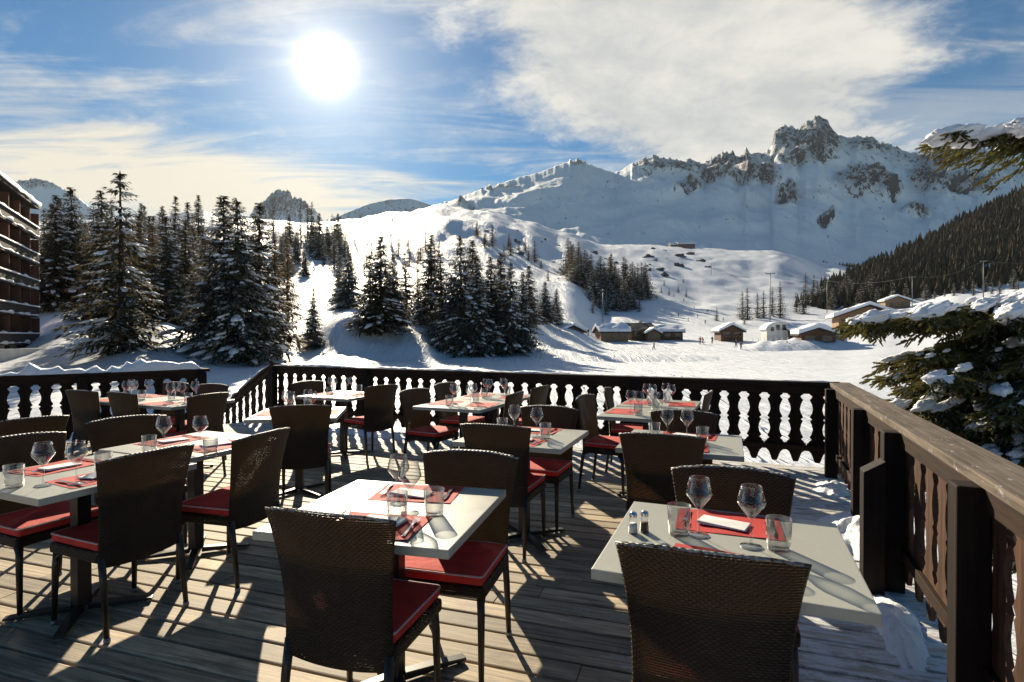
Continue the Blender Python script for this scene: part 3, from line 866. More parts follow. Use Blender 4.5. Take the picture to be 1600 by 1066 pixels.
# ------------------------------------------------------------------ wicker chair
CH = .90
def back_pt(a, t, off):
    z0, z1 = .335, CH
    w = .218 + .040 * t ** 2.0 - .008 * math.sin(t * math.pi)
    z = z0 + (z1 - z0) * t - .020 * t * abs(a) ** 2.6 + .018 * (1 - t) * abs(a) ** 2
    y = -.200 - .085 * t ** 1.7 + (.012 + .030 * t) * a * a
    return Vector((a * w, y - off, z)), (a * w, z)
def chair_meshes():
    mb = MB(); nu, nv = 12, 16; th = .013
    idx = {}
    for side, off in ((0, th), (1, -th)):
        for j in range(nv + 1):
            for i in range(nu + 1):
                a = -1 + 2 * i / nu; t = j / nv
                k = .97
                p, uv = back_pt(a * k, t * .985, off if 0 < i < nu and j < nv else off * .75)
                idx[side, i, j] = len(mb.v); mb.add([p], [], [uv])
        for j in range(nv):
            for i in range(nu):
                q = (idx[side, i, j], idx[side, i+1, j], idx[side, i+1, j+1], idx[side, i, j+1])
                mb.f.append(q if side == 0 else tuple(reversed(q)))
    ring = [(i, 0) for i in range(nu + 1)] + [(nu, j) for j in range(1, nv + 1)] + [(i, nv) for i in range(nu - 1, -1, -1)] + [(0, j) for j in range(nv - 1, 0, -1)]
    rid = []
    for i, j in ring:
        p, uv = back_pt(-1 + 2 * i / nu, j / nv, 0)
        rid.append(len(mb.v)); mb.add([p], [], [(uv[0] + .003, uv[1] + .003)])
    for k in range(len(ring)):
        k2 = (k + 1) % len(ring)
        mb.f.append((idx[(0,) + ring[k2]], idx[(0,) + ring[k]], rid[k], rid[k2]))
        mb.f.append((idx[(1,) + ring[k]], idx[(1,) + ring[k2]], rid[k2], rid[k]))
    back = mb.mesh('backrest', M['wicker'], smooth=True)
    mb = MB(); mb.box((-.222, -.188, .372), (.222, .205, .428))
    seat = mb.mesh('seat', M['wicker'], bevel=.018, seg=3)
    ul = seat.uv_layers.new(name='UVMap') if not seat.uv_layers else seat.uv_layers[0]
    for lp in seat.loops:
        p = seat.vertices[lp.vertex_index].co; ul.data[lp.index].uv = (p.x + p.y * .7, p.z + p.y * .3)
    mb = MB(); mb.box((-.212, -.182, .4295), (.212, .206, .474))
    cushion = mb.mesh('cushion', M['cushion'], bevel=.016, seg=4, smooth=True)
    for vtx in cushion.vertices:
        if vtx.co.z > .46:
            vtx.co.z += .010 * (1 - (vtx.co.x / .22) ** 2) * (1 - (vtx.co.y / .2) ** 2)
    mb = MB()
    pts = []
    for cx, cy, a0 in ((.196, .190, 0), (-.196, .190, 90), (-.196, -.166, 180), (.196, -.166, 270)):
        for k in range(4):
            a = R(a0 + 30 * k); pts.append((cx + .017 * math.cos(a), cy + .017 * math.sin(a), .4695))
    mb.tube(pts, .0042, 6, closed=True)
    piping = mb.mesh('piping', M['piping'], smooth=True)
    legs = []; feet = []
    for sx in (-1, 1):
        pts = [(sx * .196, .180, .371), (sx * .200, .186, .30), (sx * .204, .196, .012)]
        mb = MB(); mb.tube(pts, [.018, .017, .0125], 8)
        mb.tube([(sx * .197, .150, .372), (sx * .200, .172, .345), (sx * .201, .186, .31)], [.013, .012, .010], 6)
        legs.append(mb.mesh('leg', M['leg_metal'], smooth=True))
        mb = MB(); mb.lathe([(0, .0), (.015, .0), (.016, .004), (.0145, .022), (0, .022)], 8, (sx * .204, .1965, 0)); feet.append(mb.mesh('foot_cap', M['glide'], smooth=True))
        pts = [(sx * .200, -.186, .40), (sx * .203, -.205, .28), (sx * .206, -.235, .012)]
        mb = MB(); mb.tube(pts, [.018, .0165, .0125], 8); legs.append(mb.mesh('leg', M['leg_metal'], smooth=True))
        mb = MB(); mb.lathe([(0, .0), (.015, .0), (.016, .004), (.0145, .022), (0, .022)], 8, (sx * .206, -.2353, 0)); feet.append(mb.mesh('foot_cap', M['glide'], smooth=True))
    return back, seat, cushion, piping, legs, feet
BK, ST, CU, PI_, LG, FT = chair_meshes()
def make_chair():
    r = empty('wicker_chair')
    link('backrest', BK, r); link('seat', ST, r)
    c = link('cushion', CU, r); link('piping', PI_, c)
    for a, b in zip(LG, FT):
        l = link('leg', a, r); link('foot_cap', b, l)
    return r
chair0 = make_chair(); chair_used = [False]
def chair(bx, by, h, label):
    """bx, by: where the top of the back stands; h: compass heading the chair faces"""
    f = Vector((math.sin(R(h)), math.cos(R(h)), 0))
    c = copy_tree(chair0) if chair_used[0] else chair0
    chair_used[0] = True
    c.location = Vector((bx, by, 0)) + f * .272
    c.rotation_euler = (0, 0, heading(h))
    tag(c, label, 'chair', 'wicker chairs on the terrace')
    return c
HV = math.degrees(math.atan2(RD.x, RD.y))        # heading of the right railing, about 23
HU = HV + 90
W_ = 'brown wicker chair '
chair(-.63, 1.87, 17, W_ + 'seen from behind with sunlit weave at the front table left of centre')
chair(-.205, 2.86, 195, W_ + 'facing the camera behind the front table left of centre')
chair(.535, 1.53, 19, W_ + 'cut by the picture bottom, nearest of all, by the right railing')
chair(.975, 2.50, 200, W_ + 'facing the camera behind the front table beside the right railing')
chair(-.125, 3.72, 21, W_ + 'with its back to the camera at the second row centre table')
chair(.32, 4.70, 202, W_ + 'facing the camera behind the second row centre table')
chair(.89, 3.36, 20, W_ + 'olive toned from behind at the second row table near the right railing')
chair(1.35, 4.42, 201, W_ + 'facing the camera behind the second row table near the right railing')
chair(.70, 5.56, HU + 4, W_ + 'at the left side of the back row right table, nearer one')
chair(1.05, 6.32, HU - 6, W_ + 'at the left side of the back row right table, by the railing')
chair(2.10, 5.95, HU + 182, W_ + 'at the right side of the back row right table')
chair(-1.10, 6.22, HU + 6, W_ + 'with red seat showing at the left of the back row middle table')
chair(-.86, 7.02, HU + 2, W_ + 'by the railing at the left of the back row middle table')
chair(.06, 5.86, HU + 178, W_ + 'at the right of the back row middle table, nearer one')
chair(.36, 6.60, HU + 184, W_ + 'by the railing at the right of the back row middle table')
chair(-2.66, 7.28, HU + 8, W_ + 'in the far corner left of the small back table')
chair(-1.54, 6.72, HU + 195, W_ + 'with broad dark back right of the small back table')
chair(-1.79, 4.76, -14, W_ + 'standing alone with its back to the camera left of centre')
chair(-1.84, 2.88, HU + 180, W_ + 'in deep shade at the right of the nearest left table')
chair(-2.92, 3.30, HU, W_ + 'facing right at the left end of the nearest left table')
chair(-1.50, 3.44, HU + 172, W_ + 'with orange lit seat at the right of the second left table')
chair(-2.80, 4.08, HU + 14, W_ + 'with bluish woven back at the far side of the second left table')
chair(-3.45, 4.02, HU + 186, W_ + 'cut by the left picture edge behind the second left table')
chair(-4.68, 6.08, HV - 4, W_ + 'leftmost of two with dark backs at the far left long table')
chair(-4.08, 5.84, HV + 2, W_ + 'right one of two with dark backs at the far left long table')
chair(-4.22, 7.12, HV + 182, W_ + 'left of two beyond the far left long table')
chair(-3.62, 6.86, HV + 178, W_ + 'right of two beyond the far left long table')
chair(-3.06, 5.72, HU + 176, W_ + 'at the right end of the far left long table')

# ------------------------------------------------------------------ tables
TS = .39
def table_meshes():
    mb = MB(); mb.box((-TS, -TS, .716), (TS, TS, .75)); top = mb.mesh('tabletop', M['table'], bevel=.004, seg=2)
    mb = MB(); mb.box((-.035, -.035, .032), (.035, .035, .700)); mb.box((-.20, -.20, .700), (.20, .20, .7155)); col_ = mb.mesh('pedestal', M['metal_black'], bevel=.006)
    ft = []
    for k in range(4):
        a = R(45 + 90 * k); mt = Matrix.Rotation(a, 4, 'Z')
        mb = MB(); pts = [(.036, .045), (.20, .036), (.33, .024), (.33, .012), (.036, .012)]
        n = len(pts)
        vs = [mt @ Vector((x, -.024, z)) for x, z in pts] + [mt @ Vector((x, .024, z)) for x, z in pts]
        mb.add(vs, [tuple(range(n)), tuple(reversed(range(n, 2*n)))] + [(i, (i+1) % n, (i+1) % n + n, i + n) for i in range(n)])
        f = mb.mesh('foot', M['metal_black'], bevel=.004)
        mb = MB(); mb.lathe([(0, 0), (.018, 0), (.018, .011), (0, .011)], 10, mt @ Vector((.31, 0, 0))); ft.append((f, mb.mesh('glide', M['glide'], smooth=False)))
    return top, col_, ft
TT, TC, TF = table_meshes()
def make_table():
    r = empty('bistro_table'); link('tabletop', TT, r); link('pedestal', TC, r)
    for f, g in TF:
        fo = link('foot', f, r); link('glide', g, fo)
    return r
table0 = make_table(); table_used = [False]

# tableware meshes
def glass_meshes():
    mb = MB()
    mb.lathe([(.0, .0035), (.036, .002), (.038, .0), (.036, .0045), (.012, .008), (.0050, .016), (.0042, .05), (.0042, .090), (.009, .100), (.026, .122), (.044, .146), (.0480, .156), (.046, .166), (.0385, .195), (.0345, .212),
              (.0332, .212), (.0368, .195), (.0445, .166), (.0463, .156), (.0425, .147), (.025, .125), (.003, .104)], 28)
    wg = mb.mesh('wine_glass', M['glass'], smooth=True)
    mb = MB()
    mb.lathe([(.0, .0), (.036, .0), (.038, .004), (.0425, .108), (.0412, .108), (.0365, .014), (.0, .011)], 22)
    tb = mb.mesh('tumbler', M['glass'], smooth=True)
    return wg, tb
WG, TB = glass_meshes()
def fork_mesh():
    mb = MB()
    def bar(y0, y1, w0, w1, z0, z1, x=0, th=.0016):
        mb.add([(x-w0, y0, z0), (x+w0, y0, z0), (x+w1, y1, z1), (x-w1, y1, z1), (x-w0, y0, z0+th), (x+w0, y0, z0+th), (x+w1, y1, z1+th), (x-w1, y1, z1+th)],
               [(3,2,1,0),(4,5,6,7),(0,1,5,4),(1,2,6,5),(2,3,7,6),(3,0,4,7)])
    bar(-.10, -.03, .007, .004, .001, .004); bar(-.0299, .03, .004, .0035, .004, .006); bar(.0301, .05, .0035, .012, .006, .003)
    for x in (-.0098, -.0033, .0033, .0098): bar(.0501, .092, .0019, .0012, .003, .005, x)
    return mb.mesh('fork', M['cutlery'])
def knife_mesh():
    mb = MB()
    def bar(y0, y1, w0, w1, z0, z1, x=0, th=.0022):
        mb.add([(x-w0, y0, z0), (x+w0, y0, z0), (x+w1, y1, z1), (x-w1, y1, z1), (x-w0, y0, z0+th), (x+w0, y0, z0+th), (x+w1, y1, z1+th), (x-w1, y1, z1+th)],
               [(3,2,1,0),(4,5,6,7),(0,1,5,4),(1,2,6,5),(2,3,7,6),(3,0,4,7)])
    bar(-.11, .0, .0075, .0055, .001, .001, 0, .004); bar(.0001, .07, .0085, .0095, .0015, .0015); bar(.0701, .105, .0095, .002, .0015, .0015)
    return mb.mesh('knife', M['cutlery'])
FK, KN = fork_mesh(), knife_mesh()
def mat_mesh(seed, crumple=.003):
    mb = MB(); nx, ny = 22, 16; vs = []; fs = []
    for j in range(ny + 1):
        for i in range(nx + 1):
            x = -.19 + .38 * i / nx; y = -.135 + .27 * j / ny
            e = max(abs(x) / .19, abs(y) / .135)
            z = .0012 + crumple * max(0, noise.noise(Vector((x * 14, y * 14, seed))) + .2) + (.010 * max(0, e - .8) / .2 * max(0, noise.noise(Vector((x * 7, y * 7, seed + 5)))) )
            vs.append((x, y, z))
    for j in range(ny):
        for i in range(nx): fs.append((j*(nx+1)+i, j*(nx+1)+i+1, (j+1)*(nx+1)+i+1, (j+1)*(nx+1)+i))
    mb.add(vs, fs); return mb.mesh('placemat', M['mat_red'], smooth=True)
MATS = [mat_mesh(k * 2.3) for k in range(3)]
def shaker(parent, fill):
    mb = MB(); mb.lathe([(0, 0), (.017, 0), (.018, .004), (.015, .045), (.0135, .06), (0, .06)], 14); mb.build('bottle', M['glass'], parent, smooth=True)
    mb = MB(); mb.lathe([(0, .003), (.0155, .003), (.0138, .036), (0, .036)], 12); mb.build('contents', fill, parent, smooth=True)
    mb = MB(); mb.lathe([(.0142, .0602), (.0148, .068), (.012, .076), (.004, .080), (0, .0802)], 14); mb.build('cap', M['cutlery'], parent, smooth=True)

nb_ = MB(); nb_.add([(-.09, -.05, .001), (.09, -.05, .001), (.09, .05, .001), (-.09, .05, .001), (-.088, -.048, .007), (.088, -.05, .009), (.09, .045, .012), (-.085, .05, .006)], [(3,2,1,0),(4,5,6,7),(0,1,5,4),(1,2,6,5),(2,3,7,6),(3,0,4,7)])
NAP = nb_.mesh('napkin', M['napkin'], bevel=.002)
TZ = .7506
def put(name, mesh, x, y, rz, label, cat, group, z=TZ):
    o = link(name, mesh); o.location = (x, y, z); o.rotation_euler = (0, 0, rz)
    return tag(o, label, cat, group)
def setting(cx, cy, axis, where, detail=1, seed=0, glasses=None, extra=0, mats=True):
    """axis: heading of the line through both diners; where: the words that single the table out"""
    rnd = random.Random(seed * 17 + 3)
    a = R(axis); f = Vector((math.sin(a), math.cos(a), 0)); s = Vector((math.cos(a), -math.sin(a), 0))
    c = Vector((cx, cy, 0))
    W2 = ('left', 'right') if abs(axis - HU) < 30 else ('near', 'far')
    if mats:
        for k, sg in enumerate((-1, 1)):
            p = c + f * sg * .225 + s * rnd.uniform(-.03, .03)
            rz = -a + (0 if sg < 0 else math.pi) + rnd.uniform(-.12, .12)
            put('placemat', MATS[(seed + k) % 3], p.x, p.y, rz, '%s red paper placemat on %s' % (W2[k], where), 'placemat', 'red placemats on the tables')
            if detail:
                q = p + s * (.155 * sg * -1); put('fork', FK, q.x, q.y, rz + rnd.uniform(-.15, .15), 'steel fork on the %s side of %s' % (W2[k], where), 'fork', 'cutlery on the tables', TZ + .006)
                q = p + s * (.150 * sg); put('knife', KN, q.x, q.y, rz + rnd.uniform(-.15, .15), 'steel knife on the %s side of %s' % (W2[k], where), 'knife', 'cutlery on the tables', TZ + .006)
            if detail:
                q = p - s * (.015 * sg) - f * (.03 * sg)
                nk = put('napkin', NAP, q.x, q.y, rz + rnd.uniform(-.3, .3), 'folded pale napkin on the %s side of %s' % (W2[k], where), 'napkin', 'napkins on the tables', TZ + .005)
    if glasses is None:
        glasses = []
        for k, sg in enumerate((-1, 1)):
            b = c + f * sg * .055 + s * (.10 * -sg)
            glasses.append(('w', b.x + rnd.uniform(-.02, .02), b.y + rnd.uniform(-.02, .02)))
            b = c + f * sg * .06 + s * (.20 * -sg)
            glasses.append(('t', b.x + rnd.uniform(-.02, .02), b.y + rnd.uniform(-.02, .02)))
    if not detail:
        for k, sg in enumerate((-1, 1)):
            b = c + f * sg * .13 + s * (.02 * sg + .06)
            glasses.append(('w', b.x + rnd.uniform(-.03, .03), b.y + rnd.uniform(-.03, .03)))
    ww = sorted([g for g in glasses if g[0] == 'w'], key=lambda g: g[1] / g[2]); tt = sorted([g for g in glasses if g[0] == 't'], key=lambda g: g[1] / g[2])
    nm = {1: [''], 2: ['left ', 'right '], 3: ['leftmost ', 'middle ', 'rightmost '], 4: ['leftmost ', 'inner left ', 'inner right ', 'rightmost ']}
    for g, n_ in zip(ww, nm[len(ww)] if ww else []):
        put('wine_glass', WG, g[1], g[2], rnd.random() * 6, ('%sstemmed wine glass on %s' % (n_ + 'hand ' if len(ww) == 2 else n_, where)).replace('left hand', 'left').replace('right hand', 'right'), 'wine glass', 'wine glasses on the tables')
    for g, n_ in zip(tt, nm[len(tt)] if tt else []):
        put('tumbler', TB, g[1], g[2], rnd.random() * 6, '%swater tumbler on %s' % (n_, where), 'tumbler', 'water tumblers on the tables')
def table(cx, cy, h, label):
    t = copy_tree(table0) if table_used[0] else table0
    table_used[0] = True
    t.location = (cx, cy, 0); t.rotation_euler = (0, 0, heading(h))
    tag(t, label, 'table', 'pale bistro tables on the terrace')
    return t
def shakers(px, py, where):
    p = gp(px, py, .75)
    for k, (fill, w2) in enumerate(((M['salt'], 'salt'), (M['pepper'], 'pepper'))):
        e = empty(w2 + '_shaker', (p.x + .045 * k, p.y + .012 * k, TZ)); shaker(e, fill)
        tag(e, 'small glass %s shaker with metal cap on %s' % (w2, where), 'shaker', 'shakers on the tables')

def G(kind, px, py):
    p = gp(px, py, .75); return (kind, p.x, p.y)
table(-.50, 2.385, 14, 'pale square table, largest left of centre, with sunlit left half')
setting(-.50, 2.385, 14, 'the front table left of centre', 1, 1, [G('w', 640, 803), G('w', 622, 788), G('t', 620, 812), G('t', 678, 806)])
table(.755, 1.975, 22, 'pale square table in front beside the right railing')
setting(.755, 1.975, 22, 'the front table beside the right railing', 1, 2, [G('w', 1093, 838), G('w', 1175, 856), G('t', 1062, 836), G('t', 1218, 860)])
shakers(990, 834, 'the front table beside the right railing')
table(.09, 4.12, 21, 'pale square table in the second row at the centre')
setting(.09, 4.12, 21, 'the second row centre table', 1, 3)
table(1.18, 3.90, 21, 'pale square table in the second row near the right railing')
setting(1.18, 3.90, 21, 'the second row table near the right railing', 1, 4, [('w', 1.10, 3.98), ('w', 1.22, 3.92), ('t', 1.30, 3.84), ('t', 1.02, 4.03)])
table(1.28, 5.33, HV, 'nearer half of the back row right pair of pale tables')
setting(1.28, 5.33, HU, 'the nearer back row right table', 0, 5)
table(1.60, 6.08, HV, 'half by the railing of the back row right pair of pale tables')
setting(1.60, 6.08, HU, 'the back row right table by the railing', 0, 6)
table(-.52, 6.04, HV, 'nearer half of the back row middle pair of pale tables')
setting(-.52, 6.04, HU, 'the nearer back row middle table', 0, 7)
table(-.20, 6.79, HV, 'half by the railing of the back row middle pair of pale tables')
setting(-.20, 6.79, HU, 'the back row middle table by the railing', 0, 8)
table(-2.10, 7.02, HV, 'small pale table alone in the far corner')
setting(-2.10, 7.02, HU, 'the small table in the far corner', 0, 9)
table(-2.02, 5.34, -10, 'pale table hidden behind the lone chair left of centre')
setting(-2.02, 5.34, 80, 'the table behind the lone chair', 0, 10)
table(-2.32, 3.02, HV, 'pale table with red placemats cut by the left picture edge')
p1 = [G('w', 66, 760), G('w', 118, 758), G('t', 20, 762), G('t', 160, 738)]
setting(-2.32, 3.02, HU, 'the nearest left table', 1, 11, p1)
table(-2.15, 3.82, HV, 'pale table second from the front along the left side')
setting(-2.15, 3.82, HU, 'the second left table', 1, 12, [G('w', 255, 703), G('w', 312, 702), G('t', 232, 708), G('t', 328, 714)])
table(-4.43, 6.60, HV, 'left half of the long pale table at the far left')
setting(-4.43, 6.60, HV, 'the left half of the far left long table', 0, 13)
table(-3.70, 6.27, HV, 'right half of the long pale table at the far left')
setting(-3.70, 6.27, HV, 'the right half of the far left long table', 0, 14)

# ------------------------------------------------------------------ trees
def spruce(seed, h, r, whorls, per, snow_p, fol, lean=0.0, low=.05, dens=1.0, open_=0.0):
    rnd = random.Random(seed)
    tr = MB(); cr = MB(); sn = MB()
    tr.tube([(lean * h * .0, 0, -.6), (lean * h * .3, 0, h * .3), (lean * h * .6, 0, h * .6), (lean * h, 0, h * .985)], [h * .020, h * .015, h * .009, .015], 8)
    def spray(p, d, l, wd, dr):
        d = d.normalized(); s_ = d.cross(Vector((0, 0, 1)))
        if s_.length < .1: s_ = Vector((1, 0, 0))
        s_.normalize()
        q = p + d * l - Vector((0, 0, dr * l))
        m_ = p + d * l * .45 - Vector((0, 0, dr * l * .3))
        tilt = Vector((0, 0, rnd.uniform(-.5, .3))) * wd
        cr.add([p, m_ + s_ * wd + tilt, q, m_ - s_ * wd + tilt * .5], [(0, 1, 2), (0, 2, 3)])
    for k in range(whorls):
        f = low + (1 - low) * (k / (whorls - 1)) ** .92
        f += rnd.uniform(-.4, .4) / whorls
        f = min(.985, max(low, f))
        rr = r * (1 - f) ** .82 * (1.0 if f > .12 else .75 + 2 * f) + .06
        n = max(4, int(per * (.55 + .45 * (1 - f))))
        ph = rnd.random() * 6.28
        side = rnd.uniform(.82, 1.12)
        for j in range(n):
            if rnd.random() < open_: continue
            a = ph + 6.283 * j / n + rnd.uniform(-.3, .3)
            L = rr * side * rnd.uniform(.68, 1.18)
            z0 = f * h + rnd.uniform(-.02, .02) * h
            droop = rnd.uniform(.28, .55) * (1 - f * .9)
            d = Vector((math.cos(a), math.sin(a), 0))
            base = Vector((lean * h * f, 0, z0))
            steps = max(2, int((2 + L * 1.9) * dens))
            for i in range(steps + 1):
                s = .18 + .82 * i / steps
                p = base + d * (L * s) + Vector((0, 0, L * (.12 * s - droop * s * s + (.14 * max(0, s - .75)))))
                l = (.20 + .26 * L * (1 - s * .6)) * rnd.uniform(.75, 1.25)
                for sg in (-1, 1):
                    dd = d + d.cross(Vector((0, 0, 1))) * sg * rnd.uniform(.5, 1.1)
                    spray(p, dd, l, l * .20, rnd.uniform(.15, .75))
                if i == steps: spray(p, d, l * .9, l * .2, .2)
                elif rnd.random() < .5: spray(p, d * .4 + Vector((rnd.uniform(-.3, .3), rnd.uniform(-.3, .3), -.3)), l * .8, l * .2, .8)
            if L > .35 and rnd.random() < snow_p * (.75 + 2.2 * noise.noise(Vector((math.cos(a) * 1.1, math.sin(a) * 1.1, z0 * .55 + seed * 5)))):
                for i in range(rnd.randint(1, 5)):
                    s = rnd.uniform(.35, 1.0)
                    p = base + d * (L * s) + Vector((0, 0, L * (.12 * s - droop * s * s + (.14 * max(0, s - .75))) + .03))
                    q = min(.36, .09 + .09 * L) * (.3 + 1.1 * rnd.random() ** 1.5)
                    mt = Matrix.Rotation(a, 3, 'Z') @ Matrix.Rotation(R(22), 3, 'Y')
                    sn.blob(p, q * 1.25, q * .62, q * .34, rnd.random() * 50, .5, 4, 6, mt)
    spray(Vector((lean * h, 0, h * .93)), Vector((.02, 0, 1)), h * .075, .10, 0)
    return tr.mesh('trunk', M['bark'], smooth=True), cr.mesh('crown', fol, smooth=True), sn.mesh('snow', M['snow_tree'], smooth=True)
PROTO = [
    spruce(1, 12.0, 2.85, 36, 15, .55, M['needle'], dens=1.0),
    spruce(2, 12.0, 2.45, 38, 14, .42, M['needle_warm'], dens=1.0),
    spruce(3, 12.0, 3.10, 34, 14, .62, M['needle'], .012, dens=1.0),
    spruce(4, 12.0, 2.15, 34, 12, .28, M['needle_warm'], -.01, dens=.9, open_=.1),
    spruce(5, 12.0, 2.30, 30, 10, .10, M['larch'], 0, .10, .8, .15),
    spruce(6, 12.0, 2.60, 22, 10, .40, M['needle'], 0, .04, .6),
    spruce(7, 12.0, 2.30, 20, 10, .26, M['needle_warm'], 0, .04, .55),
    spruce(8, 12.0, 2.60, 34, 11, .50, M['needle'], .006, .03, .9, .2),
]
trnd = random.Random(99)
def tree(px, d, top, proto, label, group='spruces around the snowy valley', wide=1.0, cat='tree', sink=.15, name='spruce_tree'):
    x = (px - 800) / F * d; z = ground_z(x, d)
    h = max(1.0, CAM + (HY - top) / F * d - z)
    e = empty(name, (x, d, z - sink)); e.rotation_euler = (R(trnd.uniform(-1.5, 1.5)), R(trnd.uniform(-1.5, 1.5)), trnd.random() * 6.28)
    k = (h + sink) / 12.0
    e.scale = (k * wide, k * wide, k)
    for nm, me in zip(('trunk', 'crown', 'snow'), PROTO[proto]):
        o = link(nm, me, e)
        if nm == 'snow': o['kind'] = 'stuff'
    return tag(e, label, cat, group)
# left grove: (column, row of the foot, row of the top, prototype, width, label)
GROVE = [
 (192, 546, 268, 7, 1.15, 'tall ragged snow flecked spruce standing alone before the left wood'),
 (352, 552, 306, 0, 1.25, 'tall spruce with double tip on the left of the big central clump'),
 (378, 560, 312, 2, 1.05, 'broad snow laden spruce in front of the big left clump'),
 (402, 550, 318, 1, 1.15, 'dark spruce on the right of the big left clump'),
 (432, 552, 372, 4, 1.1, 'thin brown larch at the right edge of the big left clump'),
 (318, 535, 372, 3, 1.2, 'narrow spruce tucked in left of the big clump'),
 (488, 545, 450, 0, .95, 'small round spruce on the snow right of the big left clump'),
 (118, 482, 294, 0, 1.1, 'tall dark spruce beside the hotel with pointed tip'),
 (86, 484, 306, 1, 1.15, 'dark spruce closest to the hotel balconies'),
 (166, 500, 300, 1, 1.1, 'dark slim spruce left of the ragged tall one'),
 (143, 482, 350, 3, 1.0, 'short spruce between the two tall ones near the hotel'),
 (222, 505, 335, 3, 1.2, 'slim spruce just right of the ragged tall one'),
 (205, 522, 455, 7, 1.2, 'low bushy spruce with drooping snow in front of the left wood'),
 (242, 498, 352, 4, 1.2, 'pale brown larch in the middle of the left wood'),
 (266, 502, 338, 0, 1.0, 'spruce in the left wood with dark pointed top'),
 (290, 508, 348, 1, 1.0, 'spruce right of centre in the left wood'),
 (255, 490, 390, 4, 1.0, 'second smaller brown larch in the left wood'),
 (304, 500, 362, 7, .9, 'open branched spruce before the big clump'),
 (450, 500, 380, 4, 1.1, 'brown larch peeping out behind the big clump'),
 (545, 478, 384, 0, 1.0, 'lone spruce on the bright knoll between the clumps'),
 (530, 472, 402, 1, 1.0, 'smaller spruce leaning on the bright knoll'),
 (594, 520, 370, 1, 1.25, 'tall spruce at the left of the pair below the ski slope'),
 (578, 518, 400, 3, 1.1, 'shorter spruce at the left foot of the pair below the ski slope'),
 (614, 508, 398, 0, 1.0, 'right spruce of the pair below the ski slope'),
 (636, 488, 396, 3, 1.2, 'slim brown spruce between the pair and the centre grove'),
 (654, 490, 410, 4, 1.0, 'thin larch at the left edge of the centre grove'),
 (674, 506, 368, 1, 1.15, 'tall left spruce of the centre grove'),
 (692, 530, 396, 3, 1.3, 'slim spruce in the front left of the centre grove'),
 (722, 548, 370, 2, .95, 'tallest front spruce of the centre grove full of snow'),
 (745, 552, 400, 0, 1.05, 'front spruce in the middle of the centre grove'),
 (740, 520, 376, 1, 1.1, 'tall spruce behind the middle of the centre grove'),
 (768, 540, 402, 1, 1.2, 'warm brown spruce right of centre in the centre grove'),
 (756, 549, 436, 7, 1.2, 'low open spruce in the front of the centre grove'),
 (706, 545, 430, 0, 1.1, 'shorter spruce at the front left foot of the centre grove'),
 (782, 520, 396, 1, 1.2, 'brown spruce at the back right of the centre grove'),
 (795, 550, 410, 2, .9, 'front right spruce of the centre grove with white tips'),
 (815, 545, 425, 0, .9, 'lower right spruce of the centre grove'),
 (826, 505, 416, 1, 1.2, 'spruce behind the right end of the centre grove'),
 (852, 502, 440, 0, 1.2, 'small spruce right of the centre grove'),
 (868, 504, 452, 2, 1.0, 'smallest snowy spruce at the right end of the centre grove'),
]
for px, foot, top, pr, wd, lab in GROVE:
    d = ground_depth(px, foot + 3)
    tree(px, d, top, pr, lab, 'spruces and larches of the near groves', wd * (1.18 if px > 500 else 1.08), name='larch_tree' if pr == 4 else 'spruce_tree')
# filling trees of the left wood behind
def scatter(n, px0, px1, f0, f1, h0, h1, label, group, protos, seed, wide=1.0):
    r_ = random.Random(seed)
    for k in range(n):
        px = px0 + (px1 - px0) * (k + r_.uniform(.05, .95)) / n
        foot = interp(f0, px) + (interp(f1, px) - interp(f0, px)) * r_.random()
        d = ground_depth(px, foot, 60)
        hp = r_.uniform(h0, h1)
        tree(px, d, foot - hp, r_.choice(protos), label, group, wide * r_.uniform(.85, 1.2))
scatter(34, 70, 340, [(70, 470), (340, 490)], [(70, 440), (340, 440)], 90, 140, 'dark spruce deep in the left wood behind the front rank', 'spruces deep in the left wood', [0, 1, 3, 4, 5], 21)
scatter(18, 190, 345, [(190, 430), (345, 430)], [(190, 395), (345, 380)], 40, 60, 'small far spruce on the skyline above the left wood', 'skyline spruces left', [5, 6], 22, 1.2)
scatter(34, 425, 540, [(425, 440), (540, 430)], [(425, 372), (540, 380)], 36, 66, 'small dark spruce on the slope right of the big clump', 'spruces on the slope below the peak', [5, 6, 1], 23, 1.15)
scatter(18, 535, 690, [(535, 440), (690, 430)], [(535, 380), (655, 390)], 24, 44, 'small spruce scattered on the white slope above the pair', 'spruces on the white slope', [5, 6], 24, 1.3)
scatter(8, 560, 620, [(560, 352), (620, 354)], [(560, 346), (620, 348)], 8, 14, 'tiny spruce around the hut on the hill crest', 'spruces on the hill crest', [6], 25, 1.6)
scatter(14, 735, 860, [(735, 420), (860, 440)], [(735, 365), (860, 400)], 14, 34, 'tiny bare shrubby spruce on the white slope above the centre grove', 'spruces above the centre grove', [6, 5, 4], 26, 1.5)
